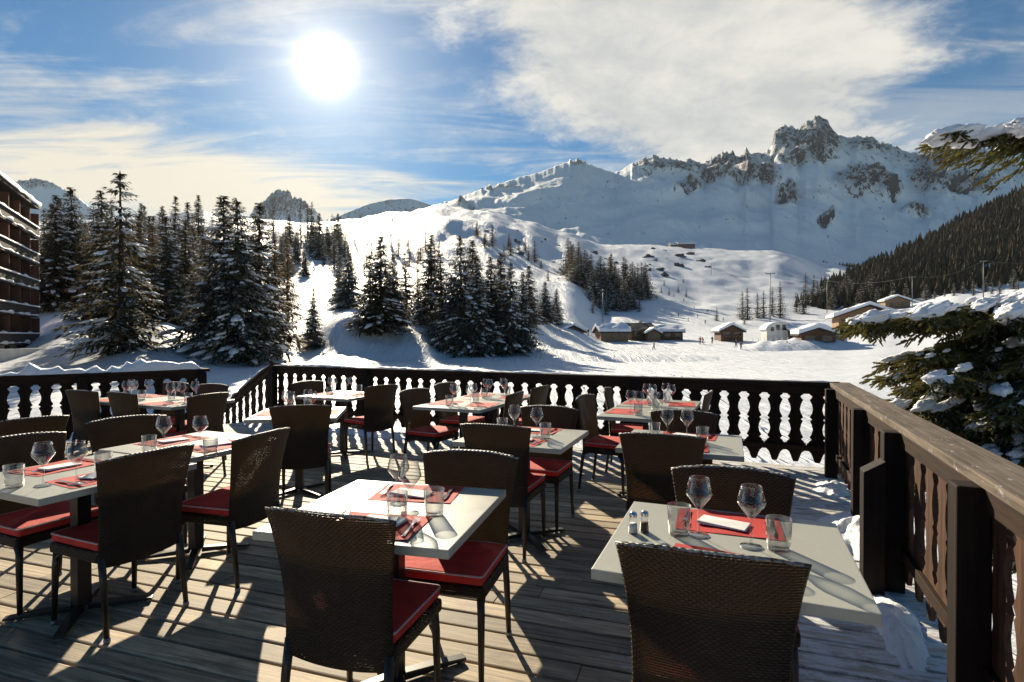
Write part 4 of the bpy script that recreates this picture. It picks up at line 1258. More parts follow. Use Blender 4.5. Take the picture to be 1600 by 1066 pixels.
# wooded knoll beyond the lake
scatter(66, 886, 1012, [(886, 430), (930, 480), (975, 490), (1012, 478)], [(886, 425), (930, 440), (975, 450), (1012, 462)], 34, 56, 'dark spruce packed in the wooded knoll beyond the lake', 'spruces of the wooded knoll', [5, 6, 6], 27, 1.9)
scatter(10, 925, 1000, [(925, 492), (1000, 495)], [(925, 480), (1000, 485)], 24, 38, 'snow powdered small spruce at the foot of the wooded knoll', 'spruces at the foot of the knoll', [5, 0], 28, 1.2)
scatter(10, 1010, 1075, [(1010, 480), (1075, 470)], [(1010, 450), (1075, 440)], 8, 18, 'tiny spruce dotted on the piste right of the wooded knoll', 'spruces dotted on the piste', [6], 29, 1.5)
for px, foot, top, lab in [(1160, 500, 455, 'left spruce of the small group at the foot of the piste'), (1168, 502, 450, 'tallest left spruce of the small group at the foot of the piste'),
    (1184, 500, 458, 'middle spruce of the small group at the foot of the piste'), (1193, 500, 455, 'second middle spruce of the small group at the foot of the piste'),
    (1206, 498, 448, 'right spruce of the small group beside the tall pylon'), (1219, 498, 440, 'slender rightmost spruce of the small group at the foot of the piste'),
    (1120, 502, 480, 'tiny lone spruce left of the small group on the plain'), (1163, 508, 492, 'dwarf spruce in front of the small group on the plain')]:
    tree(px, ground_depth(px, foot, 60), top, 5 if px < 1200 else 6, lab, 'spruces at the foot of the piste', 1.25)
scatter(24, 1240, 1420, [(1240, 492), (1330, 488), (1420, 476)], [(1240, 480), (1330, 470), (1420, 462)], 30, 52, 'spruce along the lower edge of the hillside forest', 'spruces along the forest edge', [5, 6, 6], 30, 1.3)
scatter(12, 1430, 1600, [(1440, 474), (1590, 462)], [(1440, 468), (1590, 452)], 14, 34, 'small spruce in the snowy clearing on the right', 'spruces in the right clearing', [5, 6], 31, 1.3)
rnd = random.Random(32); mb = MB()
for k in range(60):
    px = rnd.uniform(1284, 1405); row = rnd.uniform(386, 397); d = ground_depth(px, row, 400)
    x = (px - 800) / F * d; h_ = d * rnd.uniform(.004, .010)
    cone_tree(mb, Vector((x, d, ground_z(x, d) - .5)), h_, h_ * .30, rnd, tiers=3, n=5)
tag(mb.build('far_trees', M['forest']), 'dark specks of far trees at the foot of the mountain face', 'far trees', kind='stuff')

# dark rocks poking out of the slopes
M['slope_rock'] = simple('slope_rock', (.10, .09, .09), .9, .4, .6, bump=.8, bscale=1.5, bdist=.2)
rr_ = random.Random(61)
for k in range(46):
    px = rr_.choice([rr_.uniform(740, 960), rr_.uniform(840, 1000), rr_.uniform(1000, 1110)]); row = interp([(740, 375), (870, 405), (960, 412), (1110, 420)], px) + rr_.uniform(-26, 30)
    d = ground_depth(px, row, 150); x = (px - 800) / F * d
    sz = d * rr_.uniform(.0015, .0055)
    mb = MB(); mb.blob((0, 0, 0), sz * 1.8, sz, sz * .7, k * 1.3, 1.0, 6, 9)
    o = mb.build('rock', M['slope_rock']); o.location = (x, d, ground_z(x, d) + sz * .1); o.rotation_euler = (0, 0, rr_.random() * 3)
    tag(o, 'dark rock poking through the snow on the slopes above the lake', 'rock', 'rocks on the slopes')
# near spruce beyond the right railing
def near_spruce():
    rnd = random.Random(44)
    T = Vector((6.45, 6.35, 0))
    r = empty('spruce_tree', (T.x, T.y, -2.3))
    tag(r, 'big spruce with snowy boughs reaching over the right railing', 'tree')
    mb = MB(); mb.tube([(0, 0, -.3), (.03, 0, 3), (0, .02, 6.5), (0, 0, 10.5)], [.20, .17, .11, .02], 12)
    mb.build('trunk', M['bark'], r, smooth=True)
    boughs = []
    for k in range(36):
        z = 2.25 + 1.9 * (k / 35) + rnd.uniform(-.1, .1)
        boughs.append((z, rnd.uniform(165, 262), rnd.uniform(1.9, 2.75) - .25 * abs(z - 3.6), rnd.uniform(.26, .44), .9))
    for a, L in ((186, 2.8), (197, 2.6), (212, 2.4), (176, 2.6)):
        boughs.append((4.20 + rnd.uniform(-.12, .05), a, L * .97, .22, 1.0))
    for a, L in ((189, 1.85), (206, 1.45)):
        boughs.append((6.0 + rnd.uniform(-.08, .12), a, L, .16, 1.0))
    for k in range(34):
        boughs.append((2.55 + 1.5 * rnd.random(), rnd.uniform(176, 232), rnd.uniform(2.0, 2.85), rnd.uniform(.28, .50), .9))
    for k in range(26):
        boughs.append((rnd.uniform(2.5, 8.8), rnd.uniform(-70, 55), rnd.uniform(1.0, 2.2), .35, .5))
    for k in range(34):
        boughs.append((2.2 + 2.0 * rnd.random(), rnd.uniform(185, 290), rnd.uniform(1.0, 2.2), rnd.uniform(.25, .45), .8))
    for k in range(12):
        boughs.append((9.3 + rnd.uniform(0, 1.0), rnd.uniform(0, 360), rnd.uniform(.4, .8), .3, .6))
    up = Vector((0, 0, 1))
    for z, a, L, droop, rich in boughs:
        d = Vector((math.cos(R(a)), math.sin(R(a)), 0)); sd = d.cross(up)
        bm_ = MB(); sn = MB()
        def cpos(s): return Vector((0, 0, z)) + d * (L * s) + up * (L * (.10 * s - droop * s * s + .16 * max(0, s - .7)))
        bm_.tube([cpos(s) for s in (.02, .3, .6, .85, 1.0)], [.032, .024, .016, .009, .004], 5)
        def blade(p, q, w):
            ax = (q - p); l = ax.length; ax.normalize()
            s1 = ax.cross(up)
            if s1.length < .15: s1 = ax.cross(Vector((1, 0, 0)))
            s1.normalize(); s2 = s1.cross(ax)
            for sv in (s1, s2):
                vs = [p]
                K = 5
                for i in range(1, K):
                    f = i / K; ww = w * (.55 + .6 * math.sin(math.pi * f)) * rnd.uniform(.8, 1.2)
                    vs.append(p + ax * (l * f + .012) + sv * ww)
                    vs.append(p + ax * (l * (f + .03)) + sv * ww * .45)
                vs.append(q)
                for i in range(K - 1, 0, -1):
                    f = i / K; ww = w * (.55 + .6 * math.sin(math.pi * f)) * rnd.uniform(.8, 1.2)
                    vs.append(p + ax * (l * (f + .03)) - sv * ww * .45)
                    vs.append(p + ax * (l * f + .012) - sv * ww)
                c0 = len(vs); vs.append(p + ax * l * .5)
                bm_.add(vs, [(c0, i, (i + 1) % c0) for i in range(c0)])
        nsec = int(19 * L / 2.2 * (.6 + .5 * rich))
        for i in range(nsec):
            s = .14 + .86 * (i + rnd.random() * .6) / nsec
            for sg in (-1, 1):
                l2 = (.18 + .40 * L * (1 - s) ** .8 * .6) * rnd.uniform(.7, 1.15)
                p0 = cpos(min(1, s)); dd = (d * rnd.uniform(.6, 1.0) + sd * sg * rnd.uniform(.6, 1.0) + up * rnd.uniform(-.35, .05)).normalized()
                p1 = p0 + dd * l2 - up * l2 * rnd.uniform(.15, .5)
                bm_.tube([p0, (p0 + p1) / 2 + up * .02, p1], [.007, .005, .003], 4, cap=False)
                nt = max(3, int(l2 / .042))
                for k in range(nt):
                    f = (k + .5) / nt; q0 = p0 + (p1 - p0) * f
                    for s2 in (-1, 1):
                        td = (dd * rnd.uniform(.5, 1) + dd.cross(up) * s2 * rnd.uniform(.3, .9) + up * rnd.uniform(-1.1, .1)).normalized()
                        blade(q0, q0 + td * rnd.uniform(.09, .17), .0125)
                blade(p1, p1 + (dd - up * .3).normalized() * .13, .014)
        blade(cpos(1.0), cpos(1.0) + (d + up * .1) * .15, .016)
        b = bm_.build('bough', M['needle_near'], r)
        if rich > .55 or rnd.random() < .5:
            for i in range(rnd.randint(11, 19)):
                s = rnd.uniform(.25, 1.0); p = cpos(s) + sd * rnd.uniform(-.22, .22) * L * (1.1 - s) + up * rnd.uniform(-.02, .05)
                q = rnd.uniform(.025, .105) * (1.45 if z > 5 else 1.15 if z > 4 else .8)
                mt = Matrix.Rotation(R(a), 3, 'Z') @ Matrix.Rotation(R(18), 3, 'Y')
                sn.blob(p, q * 1.7, q * .9, q * .52, rnd.random() * 90, .62, 12, 18, mt)
            tag(sn.build('snow', M['snow_tree'], b, smooth=True), kind='stuff')
near_spruce()

# ------------------------------------------------------------------ hotel on the left
def hotel():
    P1 = dp(10, 278, 50); P2 = dp(68, 326, 61.5); P2.z = P1.z
    d = P2 - P1; d.z = 0; L0_ = d.length; dn = d.normalized()
    H = P1.z; zg = -1.2
    s0 = -26.0
    e = empty('hotel', (P1.x, P1.y, zg), math.atan2(d.y, d.x))
    tag(e, 'dark timber hotel with rows of snowy balconies at the left edge', 'building')
    Lx = L0_; h = H - zg
    # local: x along the facade (away), +y behind the facade is left, so the visible face looks to -y
    mb = MB(); mb.box((s0, 2.2, 0), (Lx - .4, 16, h - .6)); mb.build('wall', M['hotel_wall'], e)
    mb = MB(); mb.add([(s0, .2, h - .35), (Lx, .2, h - .35), (Lx, 17, h + 1.6), (s0, 17, h + 1.6), (s0, .2, h - .05), (Lx, .2, h - .05), (Lx, 17, h + 1.9), (s0, 17, h + 1.9)],
       [(3,2,1,0),(4,5,6,7),(0,1,5,4),(1,2,6,5),(2,3,7,6),(3,0,4,7)])
    rf = mb.build('roof', M['hotel_dark'], e)
    mb = MB(); n = 60; vs = []; fs = []
    for i in range(n + 1):
        x = s0 + (Lx - s0) * i / n
        for k, (y, dz) in enumerate(((.1, 0), (.05, .35), (.6, .6), (6, 1.0), (17, 2.4))):
            vs.append((x, y + .15 * noise.noise(Vector((x * .6, k, 1))), h - .04 + dz + .18 * noise.noise(Vector((x * .5, k * 2, 2)))))
    for i in range(n):
        for k in range(4): fs.append((i*5+k, (i+1)*5+k, (i+1)*5+k+1, i*5+k+1))
    mb.add(vs, fs); mb.build('roof_snow', M['snow_near'], rf, smooth=True)
    nf = 5; fh = 2.85; z_top = h - 1.0
    for f in range(nf):
        z = h - 3.3 - f * fh
        if z < 1.2: break
        mb = MB(); mb.box((s0, .35, z - .22), (Lx, 2.25, z)); b = mb.build('balcony', M['hotel_dark'], e, bevel=.02)
        mb = MB(); mb.box((s0, .36, z + .12), (Lx, .42, z + 1.0)); 
        k = s0
        mb.build('balustrade', M['hotel_dark'], b)
        mb = MB(); n = 90; vs = []; fs = []
        for i in range(n + 1):
            x = s0 + (Lx - s0) * i / n
            hh = max(.008, .02 + .34 * noise.noise(Vector((x * .7, f * 3, 0))))
            for y, dz in ((.22, -.12), (.20, hh * .5), (.36, hh), (.5, hh * .4), (.52, -.02)): vs.append((x, y, z + 1.0 + dz))
        for i in range(n):
            for q in range(4): fs.append((i*5+q, (i+1)*5+q, (i+1)*5+q+1, i*5+q+1))
        mb.add(vs, fs); mb.build('snow', M['snow_near'], b, smooth=True)
        mb = MB(); n = 90; vs = []; fs = []
        for i in range(n + 1):
            x = s0 + (Lx - s0) * i / n
            hh = max(.0, .12 + .5 * noise.noise(Vector((x * .55, f * 5, 9))))
            for y, dz in ((.34, .0), (.34 - hh * .5, -.02 - hh * .3), (.34 - hh * .45, .05 + hh * .5), (.345, .03 + hh * .6)): vs.append((x, y, z + dz))
        for i in range(n):
            for q in range(3): fs.append((i*4+q, (i+1)*4+q, (i+1)*4+q+1, i*4+q+1))
        mb.add(vs, fs); mb.build('slab_snow', M['snow_near'], b, smooth=True)
        x = s0 + 1.2
        while x < Lx - 1.5:
            mb = MB(); mb.box((x, 2.05, z + .05), (x + 1.7, 2.195, z + 2.15)); w_ = mb.build('window', M['window'], e)
            mb = MB()
            for a, b_ in ((x - .08, x), (x + 1.7, x + 1.78)): mb.box((a, 2.0, z + .03), (b_, 2.19, z + 2.25))
            mb.box((x, 2.0, z + 2.15), (x + 1.7, 2.19, z + 2.25)); mb.build('frame', M['chalet_light'], w_)
            mb = MB(); mb.box((x + 2.5, .45, z + .0), (x + 2.62, 2.2, z + fh - .24)); mb.build('partition', M['hotel_wall'], e)
            x += 3.6
    mb = MB(); mb.box((s0, 1.0, -1.0), (Lx - .2, 2.18, 1.9)); mb.build('plinth', M['concrete'], e)
    for k in range(4):
        mb = MB(); mb.box((Lx - 2.2 - k * 3.6, .7, -1.0), (Lx - 1.8 - k * 3.6, .98, 2.0)); mb.build('pillar', M['hotel_dark'], e)
    # low pale wall in front
    q = dp(-30, 545, 46); q2 = dp(64, 545, 52)
    mb = MB(); dd = q2 - q; dd.z = 0
    seg_box(mb, Vector((q.x, q.y, 0)), Vector((q2.x, q2.y, 0)), .4, -2.2, .35)
    o = mb.build('garden_wall', M['chalet_white'], bevel=.03); tag(o, 'low pale concrete wall in the snow below the hotel', 'wall')
hotel()

# ------------------------------------------------------------------ chalets by the lake
def chalet(px, row, d, wid, dep, wh, rh, wall, label, rot=0, snow=.35, name='chalet', roofm=None, over=.6, gable=True, windows=2):
    if d < 145: wid *= .86; wh *= .80; rh *= .80; snow *= 1.35
    x = (px - 800) / F * d; z = CAM + (HY - row) / F * d
    e = empty(name, (x, d, z), R(rot)); tag(e, label, 'chalet', 'chalets beyond the frozen lake')
    hw, hd = wid / 2, dep / 2
    mb = MB()
    if gable:      # ridge runs away from the camera, the gable faces it
        vs = [(-hw, -hd, -1), (hw, -hd, -1), (hw, hd, -1), (-hw, hd, -1), (-hw, -hd, wh), (hw, -hd, wh), (hw, hd, wh), (-hw, hd, wh), (0, -hd, wh + rh * .93), (0, hd, wh + rh * .93)]
        fs = [(0, 1, 5, 8, 4), (2, 3, 7, 9, 6), (1, 2, 6, 5), (3, 0, 4, 7), (3, 2, 1, 0)]
    else:
        vs = [(-hw, -hd, -1), (hw, -hd, -1), (hw, hd, -1), (-hw, hd, -1), (-hw, -hd, wh), (hw, -hd, wh), (hw, hd, wh), (-hw, hd, wh), (-hw, 0, wh + rh * .93), (hw, 0, wh + rh * .93)]
        fs = [(0, 1, 5, 4), (2, 3, 7, 6), (1, 2, 6, 9, 5), (3, 0, 4, 8, 7), (3, 2, 1, 0)]
    mb.add(vs, fs); mb.build('wall', wall, e)
    def roof_sheet(mb, lift, th, ov, seed):
        if gable: prof = [(-hw - ov, wh - ov * rh / hw), (0, wh + rh), (hw + ov, wh - ov * rh / hw)]
        else: prof = [(-hd - ov, wh - ov * rh / hd), (0, wh + rh), (hd + ov, wh - ov * rh / hd)]
        lo = -(hd if gable else hw) - ov; hi = -lo
        n = 10; pts = []
        seq = []
        for i in range(n + 1):
            f = i / n * 2
            a, b = (prof[0], prof[1]) if f <= 1 else (prof[1], prof[2]); g = f if f <= 1 else f - 1
            seq.append((a[0] + (b[0] - a[0]) * g, a[1] + (b[1] - a[1]) * g))
        m_ = 6; grid = []
        for lay in (0, 1):
            for j in range(m_ + 1):
                y = lo + (hi - lo) * j / m_
                for i, (u_, v_) in enumerate(seq):
                    zz = v_ + lift + (th * (1 + .5 * noise.noise(Vector((u_ * .6 + px, y * .6, seed)))) if lay else 0)
                    grid.append((u_, y, zz) if gable else (y, u_, zz))
        w1 = n + 1; N = (m_ + 1) * w1; fs = []
        for j in range(m_):
            for i in range(n):
                q = (j*w1+i, j*w1+i+1, (j+1)*w1+i+1, (j+1)*w1+i)
                fs.append(tuple(reversed(q))); fs.append(tuple(k + N for k in q))
        for i in range(n):
            fs.append((i, i+1, N+i+1, N+i)); k = m_*w1; fs.append((k+i+1, k+i, N+k+i, N+k+i+1))
        for j in range(m_):
            fs.append((j*w1, N+j*w1, N+(j+1)*w1, (j+1)*w1)); k = n; fs.append((j*w1+k, (j+1)*w1+k, N+(j+1)*w1+k, N+j*w1+k))
        mb.add(grid, fs)
    mb = MB(); roof_sheet(mb, .0, .22, over, 0); rf = mb.build('roof', roofm or M['roof_dark'], e)
    if snow:
        mb = MB(); roof_sheet(mb, .30, snow, over * .93, 3); tag(mb.build('snow', M['snow_near'], rf), kind='stuff')
    n = windows
    for k in range(n):
        xx = -hw + wid * (k + .5) / n
        ww = min(.8, wid / n * .3)
        mb = MB(); mb.box((xx - ww, -hd - .05, wh * .3), (xx + ww, -hd + .05, wh * .78)); w_ = mb.build('window', M['window'], e)
        mb = MB(); mb.box((xx - ww - .1, -hd - .09, wh * .78), (xx + ww + .1, -hd + .03, wh * .78 + .1)); mb.box((xx - ww - .1, -hd - .09, wh * .3 - .1), (xx + ww + .1, -hd + .03, wh * .3))
        mb.build('frame', M['chalet_light'], w_)
    mb = MB(); mb.box((hw * .45, dep * .12, wh + rh * .5), (hw * .45 + .7, dep * .12 + .7, wh + rh + .9)); mb.build('chimney', M['concrete'], e)
    return e
chalet(884, 529, 128, 6.5, 6, 1.9, 1.5, M['chalet_wood'], 'low brown hut with snowy roof at the left end of the row', 25, .4)
chalet(955, 530, 132, 7.5, 5, 2.1, 1.4, M['chalet_light'], 'light timber hut with long snowy roof left of the dark roofed chalet', 8, .5, gable=False, windows=3)
chalet(994, 527, 140, 7.0, 8, 2.2, 2.0, M['chalet_wood'], 'chalet with dark bare roof in the middle of the row', 12, 0, over=1.0, gable=False)
chalet(1040, 528, 142, 8.5, 6, 1.8, 1.2, M['chalet_wood'], 'low brown chalet right of the dark roofed one', -6, .45, gable=False, windows=3)
chalet(1018, 530, 136, 3.5, 4, 1.7, 1.0, M['chalet_light'], 'tiny shed between two chalets in the row', 0, .35, windows=1)
chalet(1138, 528, 138, 6.0, 6, 2.0, 1.6, M['chalet_wood'], 'small brown gabled hut at the end of the piste', -5, .4)
chalet(1272, 537, 112, 7.0, 6, 2.3, 1.3, M['chalet_wood'], 'dark timber hut with thick snow roof before the big chalet', -14, .6)
chalet(1305, 536, 115, 3.6, 4, 2.0, .8, M['chalet_white'], 'small pale kiosk right of the dark timber hut', -10, .35, windows=1)
chalet(1250, 528, 128, 6.5, 5, 1.8, 1.0, M['chalet_wood'], 'long low brown shed left of the dark timber hut', -8, .5, gable=False)
chalet(1350, 516, 150, 13.5, 12, 3.6, 2.6, M['chalet_light'], 'big light timber chalet with broad snowy gable roof on the right', -22, .8, over=1.5, windows=5)
chalet(1397, 482, 262, 10, 8, 3.2, 2.0, M['chalet_light'], 'far little chalet at the edge of the hillside forest', -15, .8)
chalet(590, 350, 690, 24, 12, 5, 3.2, M['chalet_wood'], 'lift station hut among spruces on the hill crest', 5, .9, gable=False, windows=4)
chalet(1070, 388, 1000, 30, 18, 6, 4.5, M['chalet_wood'], 'remote restaurant hut at the foot of the mountain face', 0, .8, gable=False, windows=4)
chalet(1052, 388, 1005, 14, 12, 5, 4, M['chalet_wood'], 'small remote hut left of the remote restaurant', 0, .8, gable=False)

def lift_hut(px, row, d):
    x = (px - 800) / F * d; z = CAM + (HY - row) / F * d
    e = empty('lift_hut', (x, d, z), R(-8)); tag(e, 'white arched lift hut with dark windows behind the snow bank', 'lift hut')
    hw, hd, n = 3.0, 2.2, 14
    arc = [(-hw, 2.0)] + [(-hw * math.cos(math.pi * k / n), 2.0 + 1.9 * math.sin(math.pi * k / n)) for k in range(1, n)] + [(hw, 2.0)]
    mb = MB(); mb.prism([(-hw, -.5)] + arc + [(hw, -.5)], -hd, hd); mb.build('wall', M['chalet_white'], e)
    mb = MB(); m_ = len(arc)
    for y in (-hd - .3, hd + .3): mb.v += [Vector((a * 1.05, y, b + .05)) for a, b in arc] + [Vector((a * 1.11, y, b + .30)) for a, b in arc]
    for k in range(m_ - 1):
        mb.f += [(k, k+1, m_+k+1, m_+k), (2*m_+k, 3*m_+k, 3*m_+k+1, 2*m_+k+1), (m_+k, m_+k+1, 3*m_+k+1, 3*m_+k), (k, 2*m_+k, 2*m_+k+1, k+1)]
    mb.build('roof', M['snow_near'], e)
    for k, (a, b, w_, h_) in enumerate(((-1.8, 2.0, .7, .9), (-.6, 2.2, .8, 1.2), (.7, 2.2, .8, 1.2), (1.9, 2.0, .7, .9))):
        mb = MB(); mb.box((a - w_ / 2, -hd - .06, b), (a + w_ / 2, -hd + .04, b + h_)); mb.build('window', M['window'], e)
lift_hut(1215, 531, 130)

# pylons, poles and cables
def pylon(px, row, d, h, label, cross=1.6, tilt=0):
    x = (px - 800) / F * d; z = CAM + (HY - row) / F * d
    e = empty('lift_pylon', (x, d, z)); tag(e, label, 'pylon', 'lift pylons and poles in the valley')
    mb = MB(); mb.tube([(0, 0, -1), (0, 0, h)], [h * .010 + .05, h * .006 + .04], 8); mb.build('mast', M['steel'], e, smooth=True)
    mb = MB(); mb.box((-cross, -.12, h - .45), (cross, .12, h - .2)); mb.build('crossarm', M['steel'], e)
    for sg in (-1, 1):
        mb = MB(); mb.lathe([(0, -.1), (.18, -.1), (.18, .1), (0, .1)], 8, (sg * cross * .92, 0, h - .05)); mb.build('pulley', M['metal_black'], e)
    return Vector((x, d, z + h))
t1 = pylon(1203, 497, 200, 16, 'tall slim lift pylon rising above the small spruce group')
t2 = pylon(1111, 428, 500, 14, 'distant lift pylon on the bright piste')
t3 = pylon(1425, 478, 230, 12, 'power pole in front of the hillside forest', 1.2)
t4 = pylon(1536, 466, 210, 14, 'power pole in the snowy clearing on the right', 1.2)
t5 = pylon(1292, 486, 280, 15, 'slim pole before the left end of the forest', 1.0)
t6 = pylon(942, 505, 150, 9, 'pale lamp pole at the foot of the wooded knoll', .6)
t7 = pylon(615, 352, 640, 8, 'lift pylon beside the hut on the hill crest')
def cable(a, b, sag, label):
    mb = MB(); pts = []
    for k in range(25):
        f = k / 24; p = a.lerp(b, f); p.z -= sag * 4 * f * (1 - f); pts.append(p)
    mb.tube(pts, .035, 4); tag(mb.build('cable', M['steel'], smooth=True), label, 'cable', 'cables strung over the valley')
far_r = dp(1900, 395, 170)
cable(t5, t3, 2.0, 'power cable between the slim pole and the next pole')
cable(t3, t4, 2.5, 'power cable between the two poles on the right')
cable(t4, far_r, 2.5, 'power cable leaving the picture on the right')
cable(t1, t2, 6, 'lift cable climbing the bright piste')

# slim marker posts along the snow bank
for k in range(16):
    px = 1176 + k * 9.2
    mb = MB(); d = 122 - .3 * k; x = (px - 800) / F * d
    z = ground_z(x, d); mb.tube([(0, 0, -.4), (0, 0, 1.7)], [.06, .05], 6); mb.tube([(0, 0, 1.7), (0, 0, 1.75)], [.07, .07], 6)
    o = mb.build('marker_post', M['chalet_white']); o.location = (x, d, z)
    tag(o, 'slim pale marker post on the snow bank before the huts', 'post', 'marker posts on the snow bank')
# snow bank in front of the huts
def bank(px0, px1, d, h, label):
    mb = MB(); n = 50; K = 9; vs = []; fs = []
    for i in range(n + 1):
        px = px0 + (px1 - px0) * i / n; e = math.sin(math.pi * i / n) ** .6
        for k in range(K):
            f = k / (K - 1) * 2 - 1; dd = d + f * 9
            x = (px - 800) / F * dd
            vs.append((x, dd, ground_z(x, dd) - .15 + h * e * max(0, 1 - f * f) * (1 + .25 * noise.noise(Vector((px * .06, f, 2))))))
    for i in range(n):
        for k in range(K - 1): fs.append((i*K+k, (i+1)*K+k, (i+1)*K+k+1, i*K+k+1))
    mb.add(vs, fs); tag(mb.build('snow_bank', M['snow'], smooth=True), label, 'snow bank', kind='structure')
bank(1150, 1345, 112, 1.9, 'shaded snow bank before the huts on the right')
bank(830, 1130, 84, .9, 'low long snow bank on the frozen lake')
bank(470, 600, 50, 1.1, 'bright snow mound below the small spruce')

# ------------------------------------------------------------------ people far away on the snow
def person_mesh(kind, jacket, trousers):
    pts = {'pel': (0, 0, .92), 'wai': (0, .0, 1.1), 'che': (0, .02, 1.32), 'nec': (0, .03, 1.50), 'hea': (0, .04, 1.62), 'top': (0, .04, 1.74),
           'hl': (-.09, 0, .88), 'kl': (-.11, .05, .50), 'al': (-.12, -.02, .09), 'tl': (-.13, .12, .04),
           'hr': (.09, 0, .88), 'kr': (.11, .07, .50), 'ar': (.12, .02, .09), 'tr': (.13, .16, .04),
           'sl': (-.19, .02, 1.42), 'el': (-.27, .02, 1.15), 'wl': (-.26, .16, .95), 'sr': (.19, .02, 1.42), 'er': (.27, .04, 1.15), 'wr': (.26, .20, 1.0)}
    rad = {'pel': .15, 'wai': .14, 'che': .17, 'nec': .065, 'hea': .10, 'top': .075, 'hl': .10, 'kl': .075, 'al': .055, 'tl': .05, 'hr': .10, 'kr': .075, 'ar': .055, 'tr': .05,
           'sl': .075, 'el': .055, 'wl': .045, 'sr': .075, 'er': .055, 'wr': .045}
    if kind == 1:
        for k in ('kl', 'kr'): pts[k] = (pts[k][0], .18, .52)
        for k in ('che', 'nec', 'hea', 'top', 'sl', 'sr'): pts[k] = (pts[k][0], pts[k][1] + .16, pts[k][2] - .08)
        for k in ('el', 'er'): pts[k] = (pts[k][0] * 1.1, .16, 1.08)
        for k in ('wl', 'wr'): pts[k] = (pts[k][0] * 1.2, .36, 1.0)
    if kind == 2:
        pts['kl'] = (-.10, .22, .52); pts['al'] = (-.10, .22, .10); pts['tl'] = (-.10, .34, .05); pts['ar'] = (.11, -.26, .14); pts['tr'] = (.11, -.15, .05); pts['kr'] = (.10, -.03, .50)
        pts['wl'] = (-.25, -.14, .98); pts['wr'] = (.25, .24, 1.02)
    ed = [('pel', 'wai'), ('wai', 'che'), ('che', 'nec'), ('nec', 'hea'), ('hea', 'top'), ('pel', 'hl'), ('hl', 'kl'), ('kl', 'al'), ('al', 'tl'), ('pel', 'hr'), ('hr', 'kr'), ('kr', 'ar'), ('ar', 'tr'),
          ('che', 'sl'), ('sl', 'el'), ('el', 'wl'), ('che', 'sr'), ('sr', 'er'), ('er', 'wr')]
    ks = list(pts); me = bpy.data.meshes.new('person')
    me.from_pydata([pts[k] for k in ks], [(ks.index(a), ks.index(b)) for a, b in ed], [])
    o = bpy.data.objects.new('tmp', me); COL.objects.link(o)
    o.modifiers.new('skin', 'SKIN'); o.modifiers.new('sub', 'SUBSURF').levels = 1
    for i, k in enumerate(ks):
        sv = me.skin_vertices[0].data[i]; sv.radius = (rad[k], rad[k] * (.8 if k in ('pel', 'wai', 'che') else 1)); sv.use_root = (k == 'pel')
    dg = bpy.context.evaluated_depsgraph_get()
    out = bpy.data.meshes.new_from_object(o.evaluated_get(dg)); out.name = 'person'
    bpy.data.objects.remove(o)
    out.materials.clear()
    for m_ in (jacket, trousers, M['skin'], M['metal_black']): out.materials.append(m_)
    for p in out.polygons:
        z = p.center.z - (0 if kind != 1 else -.05)
        p.material_index = 1 if z < .90 and abs(p.center.x) < .24 else 0
        if 1.52 < z: p.material_index = 2 if p.center.y > .04 and z < 1.68 else 3
        if z < .12: p.material_index = 3
        p.use_smooth = True
    return out
JK = {n: simple('jacket_' + n, c, .7, .2, 12) for n, c in (('red', (.40, .04, .03)), ('black', (.03, .03, .035)), ('blue', (.05, .10, .28)), ('brown', (.14, .08, .05)), ('white', (.6, .6, .6)), ('green', (.06, .14, .08)))}
TRO = simple('ski_trousers', (.03, .03, .04), .7, .3, 12)
PM = {(k, c): person_mesh(k, JK[c], TRO) for k in (0, 1, 2) for c in JK}
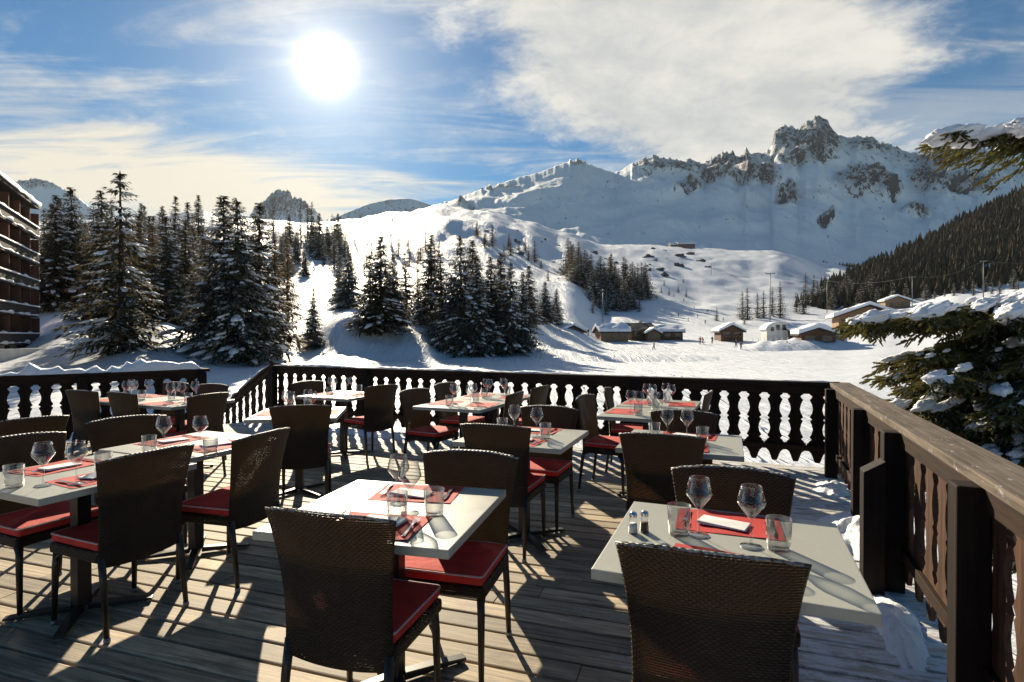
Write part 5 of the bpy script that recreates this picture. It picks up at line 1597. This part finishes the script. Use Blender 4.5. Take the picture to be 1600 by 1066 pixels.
PEOPLE = [(1094, 534, 124, 0, 'red', 0, 'standing on the snow left of the brown gabled hut'), (1099, 533, 125, 1, 'black', 1, 'on skis beside the person in red'),
 (1113, 533, 126, 0, 'blue', 2, 'standing close to the brown gabled hut'), (1150, 540, 112, 2, 'black', 3, 'walking in front of the brown gabled hut'),
 (1158, 543, 106, 0, 'brown', 5, 'standing at the left end of the snow bank'), (919, 531, 126, 2, 'black', 2, 'walking between the two leftmost huts'),
 (1022, 543, 104, 2, 'brown', 1, 'crossing the frozen lake below the huts'), (1075, 506, 215, 1, 'black', 4, 'skiing down the foot of the piste'),
 (1060, 500, 235, 1, 'red', 3, 'skiing down left side of the piste'), (1090, 498, 240, 1, 'blue', 2, 'skiing down the middle of the piste'), (1102, 508, 205, 0, 'green', 0, 'standing at the bottom of the piste'),
 (1085, 486, 280, 1, 'brown', 1, 'skiing higher up on the piste'), (1068, 478, 320, 1, 'black', 5, 'skiing highest up near the knoll'), (1130, 500, 230, 2, 'white', 3, 'walking beside the lone tiny spruce'),
 (1106, 490, 265, 1, 'black', 0, 'skiing right of the others on the piste'), (1230, 540, 108, 0, 'blue', 1, 'standing on the snow bank before the arched hut')]
for px, row, d, k, c, rz, lab in PEOPLE:
    x = (px - 800) / F * d; z = ground_z(x, d)
    e = empty('person', (x, d, z + .02), rz * 1.1)
    link('body', PM[k, c], e)
    if k == 1:
        for sg in (-1, 1):
            mb = MB(); mb.box((sg * .13 - .045, -.8, -.02), (sg * .13 + .045, .95, .012)); mb.build('ski', JK['red' if c != 'red' else 'blue'], e)
            mb = MB(); mb.tube([(sg * .32, .40, 1.0), (sg * .42, -.1, .05)], .012, 5); mb.build('ski_pole', M['steel'], e)
    tag(e, 'person in a %s jacket %s' % (c, lab), 'person', 'people on the snow beyond the lake')

# ------------------------------------------------------------------ valley air
mb = MB(); mb.box((-4200, -900, -8), (4200, 4300, 1750))
hz = mb.build('haze', None)
tag(hz, 'thin blue winter haze filling the valley', kind='stuff')
hm = bpy.data.materials.new('valley_haze'); hm.use_nodes = True
ht = hm.node_tree; ht.nodes.clear()
pv = ht.nodes.new('ShaderNodeVolumePrincipled'); pv.inputs['Color'].default_value = (.80, .90, 1.0, 1); pv.inputs['Density'].default_value = HAZE
pv.inputs['Anisotropy'].default_value = .2
ho = ht.nodes.new('ShaderNodeOutputMaterial'); ht.links.new(pv.outputs[0], ho.inputs['Volume'])
hz.data.materials.clear(); hz.data.materials.append(hm)
